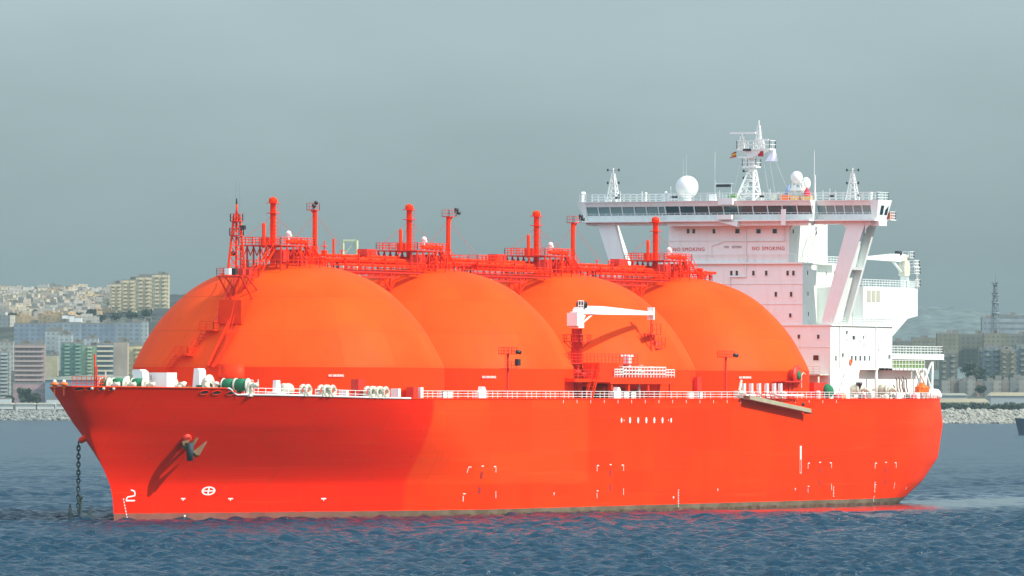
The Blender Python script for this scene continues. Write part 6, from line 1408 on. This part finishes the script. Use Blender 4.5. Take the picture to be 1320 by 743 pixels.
# ------------------------------------------------------------------ navigation bridge, wing to wing
YWS, YWP = 26.0, -24.4
zb0, zb1 = fz(286), fz(283.8); zsill = fz(277.0); zhd = fz(266.0); zrf = fz(259.0)
XW0, XW1 = XS + .2, XS + 4.5      # wings
XC0 = XS - 2.0                    # centre section steps forward
yc0, yc1 = fy(863), fy(1052)
br = MB(); br.box((XW0 - .9, YWP - 1.0, zb0 - .0), (XW1 + .3, YWS + 1.4, zb1)); br.box((XC0 - .9, yc1, zb0 - .001), (XW0 - .9, yc0, zb1 - .001)); bridge = br.build('bridge', WHITE, ship)
m = MB(); m.box((XW0 + .1, YWP, zb0 - .45), (XW1 - .3, YWS, zb0 - .003)); m.box((XC0, yc1 + .5, zb0 - .7), (XW0 + .1, yc0 - .5, zb0 - .004)); m.build('bridge_girder', WHITE, bridge)
def glazed(y_a, y_b, X0, n, slant=.55, X1=XW1):
    """a stretch of outward-leaning wheelhouse front from y_a (starboard) to y_b (port)"""
    m = MB()
    m.hexa([(X0 + slant, y_b, zb1), (X1, y_b, zb1), (X1, y_a, zb1), (X0 + slant, y_a, zb1), (X0 + slant, y_b, zsill), (X1, y_b, zsill), (X1, y_a, zsill), (X0 + slant, y_a, zsill)])
    m.build('wheelhouse_wall', WHITE, bridge)
    for k in range(n):
        ya = y_a + (y_b - y_a) * (k + .06) / n; yb = y_a + (y_b - y_a) * (k + .94) / n
        m = MB(); m.add([(X0 + slant + .05, ya, zsill), (X0 + slant + .05, yb, zsill), (X0 + .05, yb, zhd), (X0 + .05, ya, zhd)], [(0, 1, 2, 3)]); 
        m.add([(X0 + slant + .15, ya, zsill), (X0 + slant + .15, yb, zsill), (X0 + .15, yb, zhd), (X0 + .15, ya, zhd)], [(3, 2, 1, 0)]); m.build('bridge_window', BGL if n > 8 else BGW, bridge)
    for k in range(n + 1):
        m = MB(); y = y_a + (y_b - y_a) * k / n; m.tube((X0 + slant - .02, y, zsill), (X0 - .02, y, zhd), .10, 4); m.build('window_mullion', WHITE, bridge)
    m = MB(); m.box((X0 + 1.8, y_b + .2, zsill), (X1 - .4, y_a - .2, zhd)); m.build('wheelhouse_interior', mat('dim_interior', (.10, .15, .15), .8), bridge)
    m = MB(); m.hexa([(X0 - .1, y_b, zhd), (X1, y_b, zhd), (X1, y_a, zhd), (X0 - .1, y_a, zhd), (X0 - .45, y_b, zrf - .12), (X1 + .2, y_b, zrf - .12), (X1 + .2, y_a, zrf - .12), (X0 - .45, y_a, zrf - .12)]); m.build('roof_fascia', WHITE, bridge)
    m = MB(); m.box((X0 - .6, y_b, zrf - .117), (X1 + .3, y_a, zrf)); m.build('wheelhouse_roof', WHITE, bridge)
BGL = bpy.data.materials.new('bridge_glass'); BGL.use_nodes = True; b_ = BGL.node_tree.nodes['Principled BSDF']; b_.inputs['Base Color'].default_value = (.03, .065, .07, 1); b_.inputs['Roughness'].default_value = .08
BGW = BGL.copy(); BGW.name = 'wing_glass'; BGW.node_tree.nodes['Principled BSDF'].inputs['Base Color'].default_value = (.18, .28, .28, 1)  # sky showing through the wing windows is put into this lighter glass colour
b_.inputs['Roughness'].default_value = .08; b_.inputs['Specular IOR Level'].default_value = .8
glazed(YWS, yc0 + .003, XW0, 7); glazed(yc0, yc1, XC0, 10); glazed(yc1 - .003, YWP, XW0, 6)
m = MB(); m.box((XC0 + .6, yc0 - .05, zb1), (XW0 + 1, yc0 + .002, zhd)); m.box((XC0 + .6, yc1 - .002, zb1), (XW0 + 1, yc1 + .05, zhd)); m.build('wheelhouse_wall', WHITE, bridge)
# port wing end: leaning white end wall with two lights, drop box, red boxes
m = MB(); m.hexa([(XW0 + .3, YWP - .9, zb1), (XW1, YWP - .9, zb1), (XW1, YWP - .003, zb1), (XW0 + .3, YWP - .003, zb1), (XW0 - .2, YWP - 1.35, zrf + .02), (XW1 + .8, YWP - 1.6, zrf + .02), (XW1 + .8, YWP - .003, zrf + .02), (XW0 - .2, YWP - .003, zrf + .02)])
m.build('wing_end_wall', WHITE, bridge)
for k in (0, 1):
    x = XW0 + 1.1 + k * 1.9; m = MB(); y_ = YWP - 1.18; m.add([(x, y_ + .12 - .05, zsill - .1), (x + 1.1, y_ + .02, zsill - .1), (x + 1.2, y_ - .22, zhd), (x + .1, y_ - .18, zhd)], [(0, 1, 2, 3)]); m.build('wing_window', GLASS, bridge)
m = MB(); m.box((XW1 + .3, YWP - 1.6, zb1 - .1), (XW1 + 2.6, YWP + 1.5, zb1 + .05)); m.rail([(XW1 + .3, YWP - 1.5, zb1), (XW1 + 2.5, YWP - 1.5, zb1), (XW1 + 2.5, YWP + 1.4, zb1)], 1.3, .8, 3, .06); m.build('wing_balcony', WHITE, bridge)
m = MB(); m.box((XW1 + .6, YWP - 1.3, zb1 + .06), (XW1 + 2.2, YWP - .6, zb1 + 1.2)); m.build('wing_locker', mat('red_locker', (.6, .12, .08), .6), bridge)
m = MB(); m.box((XW0 + .5, YWP - 1.2, zb0 - .75), (XW1 - .5, YWP + .6, zb0 - .003)); m.build('wing_drop_box', WHITE, bridge)
m = MB(); m.hexa([(XW0 + .3, YWS + .003, zb1), (XW1, YWS + .003, zb1), (XW1, YWS + .2, zb1), (XW0 + .3, YWS + .2, zb1), (XW0 - .3, YWS + .003, zrf + .02), (XW1, YWS + .003, zrf + .02), (XW1, YWS + 1.6, zrf + .02), (XW0 - .3, YWS + 1.6, zrf + .02)]); m.build('wing_end_wall', WHITE, bridge)
# walkways and rails before the windows
m = MB(); m.rail([(XW0 - .8, YWS + .5, zb1), (XW0 - .8, yc0, zb1)], 1.1, 1.1, 3, .04); m.rail([(XC0 - .8, yc0, zb1), (XC0 - .8, yc1, zb1)], 1.1, 1.1, 3, .04); m.rail([(XW0 - .8, yc1, zb1), (XW0 - .8, YWP - 1.2, zb1)], 1.1, 1.1, 3, .04); m.build('bridge_railing', WHITE, bridge)
m = MB(); m.rail([(XW0 - .3, YWS + 1.0, zrf), (XW0 - .3, yc0, zrf)], 1.25, 1.15, 3, .05); m.rail([(XC0 - .3, yc0, zrf), (XC0 - .3, yc1, zrf)], 1.25, 1.3, 3, .05); m.rail([(XW0 - .3, yc1, zrf), (XW0 - .3, YWP - 1.2, zrf), (XW1 + .2, YWP - 1.2, zrf), (XW1 + .2, YWS + 1, zrf)], 1.25, 1.15, 3, .05); m.build('roof_railing', WHITE, bridge)
# door-like white bay in the centre front, brackets under the walkway
m = MB(); ya, yb = fy(935.5), fy(954); m.box((XC0 - 1.6, yb, fz(283.6)), (XC0 - .2, ya, fz(277.5))); m.box((XC0 - 1.3, yb, fz(264.5)), (XC0 + .4, ya, fz(256.5))); m.build('front_bay', WHITE, bridge)
m = MB(); m.prism([(fy(936), zb0 - .05), (fy(960), zb0 - .05), (fy(960), zb0 - .9), (fy(955), zb0 - .7)], XC0 - 1.2, XC0 + .8, 'YZ'); m.build('bracket', WHITE, bridge)
m = MB(); p = at(1010, 281, X=XC0 - .9); m.box((XC0 - 1.0, p.y - .4, p.z - 1.2), (XC0 - .9, p.y + .4, p.z + 1.4)); m.build('notice_frame', WHITE2, bridge)
for k in range(14):
    y = YWS - 1 - k * (YWS - YWP - 2) / 13; m = MB(); X_ = XC0 if yc1 < y < yc0 else XW0; m.add([(X_ - .45, y - .05, zb0), (X_ + 1.2, y - .05, zb0), (X_ + 1.2, y - .05, zb0 - .6), (X_ - .45, y + .05, zb0), (X_ + 1.2, y + .05, zb0), (X_ + 1.2, y + .05, zb0 - .6)], [(0, 2, 1), (3, 4, 5), (0, 3, 5, 2), (0, 1, 4, 3), (1, 2, 5, 4)]); m.build('bracket', WHITE, bridge)
# raking legs under each wing: two plates with openings between
def wing_leg(s):
    yt0, yt1 = (fy(1091, 287), fy(1114, 287)); yb0, yb1 = (fy(1057, 420), fy(1072, 420)); zt_, zb_ = zb0 - .45, z_low + .16
    if s > 0: yt0, yt1, yb0, yb1 = -yt0 + .6, -yt1 + .6, -yb0 + .6, -yb1 + .6
    xf0, xf1 = XS + .3, XS + 1.1; xr0, xr1t, xr1b = XS + 4.6, XS + 5.3, XS + 7.6
    g = MB()
    def plate(xa, xb, xat=None, xbt=None):
        xat = xa if xat is None else xat; xbt = xb if xbt is None else xbt
        g.hexa([(xa, yb0, zb_), (xb, yb0, zb_), (xb, yb1, zb_), (xa, yb1, zb_), (xat, yt0, zt_), (xbt, yt0, zt_), (xbt, yt1, zt_), (xat, yt1, zt_)])
    plate(xf0, xf1); g.hexa([(6.4 + XS, yb1 + (yb0 - yb1) * .5, zb_), (XS + 7.2, yb1 + (yb0 - yb1) * .5, zb_), (XS + 7.2, yb1, zb_), (XS + 6.4, yb1, zb_), (XS + 4.5, yt1 + (yt0 - yt1) * .5, zt_), (XS + 5.2, yt1 + (yt0 - yt1) * .5, zt_), (XS + 5.2, yt1, zt_), (XS + 4.5, yt1, zt_)])
    L = lambda t, a, b: a + (b - a) * t
    # inner web, set back from the outer edge, and cross ties
    yi = .45
    g.hexa([(xf1, L(yi, yb1, yb0) , zb_), (XS + 6.4, L(yi, yb1, yb0), zb_), (XS + 6.4, L(yi, yb1, yb0) - .12 * s, zb_), (xf1, L(yi, yb1, yb0) - .12 * s, zb_), (xf1, L(yi, yt1, yt0), zt_), (XS + 4.5, L(yi, yt1, yt0), zt_), (XS + 4.5, L(yi, yt1, yt0) - .12 * s, zt_), (xf1, L(yi, yt1, yt0) - .12 * s, zt_)])
    for t, h_ in ((.0, .35), (.545, .45), (.97, .5)):
        z = zb_ + (zt_ - zb_) * t; ya, yb2 = L(t, yb1, yt1), L(t, yb0, yt0); z2 = z + h_ if t < .9 else zt_ - .003; ya2 = L(min(1, t + .03), yb1, yt1)
        xx = XS + L(t, 6.4, 4.5)
        g.hexa([(xf1, ya, z), (xx, ya, z), (xx, ya + (yb2 - ya) * .42, z), (xf1, ya + (yb2 - ya) * .42, z), (xf1, ya2, z2), (xx, ya2, z2), (xx, ya2 + (yb2 - ya) * .42, z2), (xf1, ya2 + (yb2 - ya) * .42, z2)])
    return g
wing_leg(-1).build('wing_leg', WHITE, bridge); wing_leg(1).build('wing_leg', WHITE, bridge)
# fillets where legs and block meet the wing
for s, (u, d_) in ((-1, (1114, 1)), (-1, (1091, -1)), (-1, (1017, 1)), (1, (0, 0))):
    if u:
        y = fy(u, 287); pts = [(y, zb0 - .46)] + [(y - d_ * 1.6 + d_ * 1.6 * math.sin(t), zb0 - .46 - 1.6 + 1.6 * math.cos(t)) if 0 else (y - d_ * 1.5 * (1 - math.sin(t)), zb0 - .46 - 1.5 * (1 - math.cos(t))) for t in np.linspace(0, math.pi / 2, 7)]
        m = MB(); m.prism(pts, XS + .35, XS + 1.0, 'YZ'); m.build('fillet', WHITE, bridge)

# ------------------------------------------------------------------ bridge-top gear
XR = XS + 2.5
def tp(u, v, X=XR): return at(u, v, X=X)
# side signal masts
for u in (790.5, 1099):
    p = tp(u, 258); t_ = tp(u, 219); m = MB(); lattice(m, (XR, p.y), zrf, t_.z - .6, 1.7, .35, 6, .10, .05); m.tube((XR, p.y, t_.z - .6), (XR, p.y, t_.z + .3), .1, 6)
    sm = m.build('signal_mast', WHITE2, ship)
    for dz in (0.0, -2.1, -4.1):
        m = MB(); z = t_.z - .1 + dz; m.bar((XR, p.y + 1.0, z), (XR, p.y - 1.0, z), .03)
        for d_ in (1.0, -1.0): m.tube((XR, p.y + d_, z - .15), (XR, p.y + d_, z + .25), .14, 6)
        m.build('signal_lights', BLACK, sm)
# main mast
XM = XS + 4; pm = at(958, 258, X=XM); zt0 = zrf
def mz(v): return at(968, v, X=XM).z
def my(u, v=200): return at(u, v, X=XM).y
m = MB(); c0 = my(964); base = [(XM - 1.6, my(953)), (XM + 1.6, my(953)), (XM + 1.6, my(976.5)), (XM - 1.6, my(976.5))]; top = [(XM - .5, my(966)), (XM + .5, my(966)), (XM + .5, my(973)), (XM - .5, my(973))]; zA, zB2 = zt0, mz(222)
P_ = lambda k, t: Vector((base[k][0] + (top[k][0] - base[k][0]) * t, base[k][1] + (top[k][1] - base[k][1]) * t, zA + (zB2 - zA) * t))
for k in range(4):
    m.tube(P_(k, 0), P_(k, 1), .2, 6)
    for j in range(4):
        k2 = (k + 1) % 4; t0, t1 = j / 4, (j + 1) / 4; m.bar(P_(k, t1), P_(k2, t1), .1); m.bar(P_(k, t0) if j % 2 else P_(k2, t0), P_(k2, t1) if j % 2 else P_(k, t1), .1)
m.hexa([(XM - .6, my(966.5), zB2), (XM + .6, my(966.5), zB2), (XM + .6, my(974), zB2), (XM - .6, my(974), zB2), (XM - .55, my(967), mz(196)), (XM + .55, my(967), mz(196)), (XM + .55, my(974.5), mz(196)), (XM - .55, my(974.5), mz(196))])
mast = m.build('radar_mast', WHITE2, ship)
def mplat(u0, u1, v, xd=1.2, rail=1.2, hang=0.):
    m = MB(); z = mz(v); m.box((XM - xd, my(u0), z - .25), (XM + xd, my(u1), z))
    if rail: m.rail([(XM - xd, my(u0), z), (XM - xd, my(u1), z), (XM + xd, my(u1), z), (XM + xd, my(u0), z)], rail, 1.0, 2, .06, closed=True)
    m.build('mast_platform', WHITE2, mast)
mplat(960, 977.5, 214.5, 1.0, 1.2); mplat(953.5, 996, 192, 1.2, 1.3)
m = MB(); m.box((XM - 1.2, my(955), mz(203.8)), (XM - .8, my(975), mz(202.2))); m.tube((XM - 1, my(965), mz(203)), (XM - 1, my(965), mz(214)), .1, 6); m.build('radar_scanner', WHITE2, mast)
m = MB(); m.hexa([(XM - .9, my(967), mz(202)), (XM + .9, my(967), mz(202)), (XM + .9, my(975), mz(202)), (XM - .9, my(975), mz(202)), (XM - 1.1, my(958), mz(193)), (XM + 1.1, my(958), mz(193)), (XM + 1.1, my(990), mz(193)), (XM - 1.1, my(990), mz(193))]); m.build('mast_bracket', WHITE2, mast)
m = MB(); m.box((XM - .5, my(942), mz(172.8)), (XM - .1, my(975), mz(170.6))); m.build('radar_scanner', WHITE2, mast)
m = MB(); lattice(m, (XM - .3, my(958)), mz(192), mz(176), 1.0, .4, 3, .12, .07); m.tube((XM - .3, my(958), mz(176)), (XM - .3, my(958), mz(172.5)), .22, 8); m.build('scanner_pedestal', WHITE2, mast)
m = MB(); lattice(m, (XM + .2, my(977.5)), mz(192), mz(162), .95, .25, 4, .11, .06); m.tube((XM + .2, my(977.5), mz(162)), (XM + .2, my(977.5), mz(155)), .09, 6); m.build('pole_mast', WHITE2, mast)
m = MB(); m.box((XM - .4, my(975.5), mz(181)), (XM - .2, my(992), mz(179.8))); m.tube((XM - .3, my(985), mz(192)), (XM - .3, my(985), mz(181)), .3, 8); m.build('radar_scanner', WHITE2, mast)
m = MB(); m.box((XM - 1.4, my(962), mz(195)), (XM - 1.25, my(972), mz(192.2))); m.build('name_board', BLACK, mast)
m = MB()
for v in (221, 230, 236): m.bar((XM, my(970), mz(v)), (XM, my(958), mz(v)), .06); m.tube((XM, my(958.6), mz(v + 1)), (XM, my(958.6), mz(v - 2)), .16, 6)
m.build('signal_lights', BLACK, mast)
# radomes
p = tp(889, 258); c = tp(889, 242); m = MB(); m.ball((XR - 1, c.y, c.z), 1.9, 36); m.tube((XR - 1, c.y, zrf), (XR - 1, c.y, c.z - 1.5), .9, 14, .7); o = m.build('satellite_radome', WHITE2, ship)
c = tp(1028.5, 229); m = MB(); m.ball((XR - .5, c.y, c.z), .98, 24, 1.05); m.build('satellite_radome', WHITE2, ship)
c2_ = tp(1033.5, 234); m = MB(); m.ball((XR + 2.2, c2_.y + .2, c2_.z - .3), .8, 24, 1.3); m.build('satellite_radome', WHITE2, ship)
m = MB(); lattice(m, (XR, c.y), zrf + 1.2, c.z - .8, 1.6, 1.3, 2, .1, .07); m.box((XR - 1.4, tp(1021, 245).y, tp(1021, 246).z), (XR + 1.4, tp(1037, 245).y, tp(1021, 243.5).z)); m.tube((XR - 1.2, tp(1021, 250).y, zrf), (XR, tp(1025, 250).y, tp(1, 244).z), .15, 5); m.tube((XR - 1.2, tp(1040, 250).y, zrf), (XR, tp(1035, 250).y, tp(1, 244).z), .15, 5); m.build('radome_stand', WHITE2, ship)
# orange and red cases near the radome stand
for (u0, u1, v0, v1, mm) in ((1012, 1023, 252, 258.5, ORANGE), (1039, 1051, 252.5, 258.5, mat('amber_case', (.75, .38, .12), .6)), (1025, 1036, 253, 258.5, mat('amber_case', (.75, .38, .12), .6))):
    a_, b_ = tp(u0, v1), tp(u1, v0); m = MB(); m.box((XR - 2, a_.y, zrf), (XR - 1.2, b_.y, b_.z)); m.build('equipment_case', mm, ship)
a_ = tp(1044.5, 253); m = MB(); m.lathe([(.85, 0), (.5, .7), (.1, 1.3), (.01, 1.4)], (XR - 1.4, a_.y, a_.z), 10); m.build('covered_light', FRED, ship)
m = MB(); a_ = tp(1018, 252); m.tube((XR - 1.6, a_.y, a_.z), (XR - 1.6, a_.y - .6, a_.z + 1.6), .3, 8, .15); m.build('tarpaulin_roll', mat('blue_tarp', (.2, .3, .55), .7), ship)
# aerials and little posts
for (u, v, r_) in ((1051, 194, .06), (1052, 226, .13), (923, 196, .04), (923, 232, .09), (882, 205, .018), (886, 200, .018), (1062, 245, .07), (1071, 243, .1), (1078, 246, .06), (866, 241, .1), (860, 249, .25), (834, 250, .2), (829, 247, .1), (754, 250, .28), (801, 247, .06), (985, 247, .07), (994, 244, .08), (1005, 250, .25), (929, 246, .1), (944, 238, .12)):
    a_ = tp(u, v); m = MB(); m.tube((XR - .4, a_.y, zrf), (XR - .4, a_.y, a_.z), r_, 6, r_ * .6)
    if r_ > .18: m.ball((XR - .4, a_.y, a_.z), r_ * 1.3, 8)
    m.build('aerial' if r_ < .15 else 'compass_post', WHITE2, ship)
m = MB(); a_, b_ = tp(926, 241), tp(944, 237); m.box((XR - .9, a_.y, tp(935, 241.5).z), (XR - .5, b_.y, tp(935, 238).z)); m.build('sign_board', BLACK, ship)
m = MB(); a_, b_ = tp(924, 238), tp(946, 236); m.box((XR - .6, a_.y, tp(935, 237.8).z), (XR - .2, b_.y, tp(935, 236.5).z)); m.build('board_frame', WHITE2, ship)
for (u, w_, mm) in ((873, 7, BLACK), (986, 4, BLACK), (800, 4, BLACK), (1076, 5, BLACK), (1003, 8, CREAM), (923, 8, WHITE2), (860, 5, WHITE2), (948, 10, NET)):
    a_ = tp(u, 257); m = MB(); m.box((XR - 1.6, a_.y - w_ / 15, zrf + .5 * (mm is BLACK)), (XR - .9, a_.y + w_ / 15, zrf + (.9 if mm is BLACK else 1.1))); m.build('deck_case', mm, ship)
# small objects: dark searchlights
for u in (754, 1126): 
    a_ = tp(u, 250); m = MB(); m.ball((XR - 1, a_.y, a_.z), .32, 10); m.tube((XR - 1, a_.y, zrf), (XR - 1, a_.y, a_.z), .2, 6); m.build('searchlight', WHITE2, ship)
# halyards and flags
m = MB()
for (a_, b_) in (((994, 194), (1020, 256)), ((990, 193), (1000, 256)), ((958, 193), (944, 256)), ((985, 212), (992, 256))): m.bar(at(*a_, X=XM - 1), at(*b_, X=XM - 1), .018)
m.build('halyards', WHITE2, mast)
def flag(u, v, pts, m_, name, label):
    """pts: outline in picture offsets from the hoist, given folds in depth"""
    mb = MB(); nx_, ny_ = 8, 5; vs = []
    for j in range(ny_ + 1):
        for i in range(nx_ + 1):
            s, t = i / nx_, j / ny_; (x0, y0), (x1, y1), (x2, y2), (x3, y3) = pts
            x = (x0 * (1 - s) + x1 * s) * (1 - t) + (x3 * (1 - s) + x2 * s) * t; y = (y0 * (1 - s) + y1 * s) * (1 - t) + (y3 * (1 - s) + y2 * s) * t
            p = at(u + x, v + y, X=XM - 1); vs.append((p.x + .25 * math.sin(s * 7 + t * 2), p.y, p.z))
    mb.add(vs, [(j * 9 + i, j * 9 + i + 1, (j + 1) * 9 + i + 1, (j + 1) * 9 + i) for j in range(ny_) for i in range(nx_)], True); return mb
f_ = empty('flag', tuple(at(948, 200, X=XM - 1)), 'small yellow and red flag left of the radar mast', 'flag')
for a_, b_, mm in ((0, .28, FRED), (.28, .72, YEL), (.72, 1., FRED)):
    y0_, y1_ = -3.5 + 7 * a_, -3.5 + 7 * b_
    flag(945, 200, [(-5 + 3 * (1 - a_), y0_ + 1.5), (3.5, y0_ - 1), (3.5, y1_ - 1), (-5 + 3 * (1 - b_), y1_ + 1.5)], mm, 'flag', '').build('flag_band', mm, f_)
tag(flag(980, 199, [(-3, -3), (3.5, -4), (3.5, 3), (-4, 3)], FRED, '', '').build('flag', FRED), 'small dark red flag just right of the radar mast', 'flag')
tag(flag(994, 201, [(1, -8), (4.5, -8), (8.5, 7), (-8.5, 7)], FWHT, '', '').build('flag', FWHT), 'larger plain white flag flying right of the radar mast', 'flag')

# ------------------------------------------------------------------ haze
mb = MB(); cc = CAM; mb.box((-5200, -7500, -4), (18000, 13500, 190))
HZ = bpy.data.materials.new('sea_haze'); HZ.use_nodes = True; nt = HZ.node_tree; nt.nodes.clear()
o_ = N(nt, 'ShaderNodeOutputMaterial'); pv = N(nt, 'ShaderNodeVolumePrincipled'); pv.inputs['Density'].default_value = 5.6e-5; pv.inputs['Color'].default_value = (.31, .43, .45, 1)
nt.links.new(pv.outputs[0], o_.inputs['Volume'])
hz = mb.build('haze', HZ, loc='local'); tag(hz, kind='stuff')
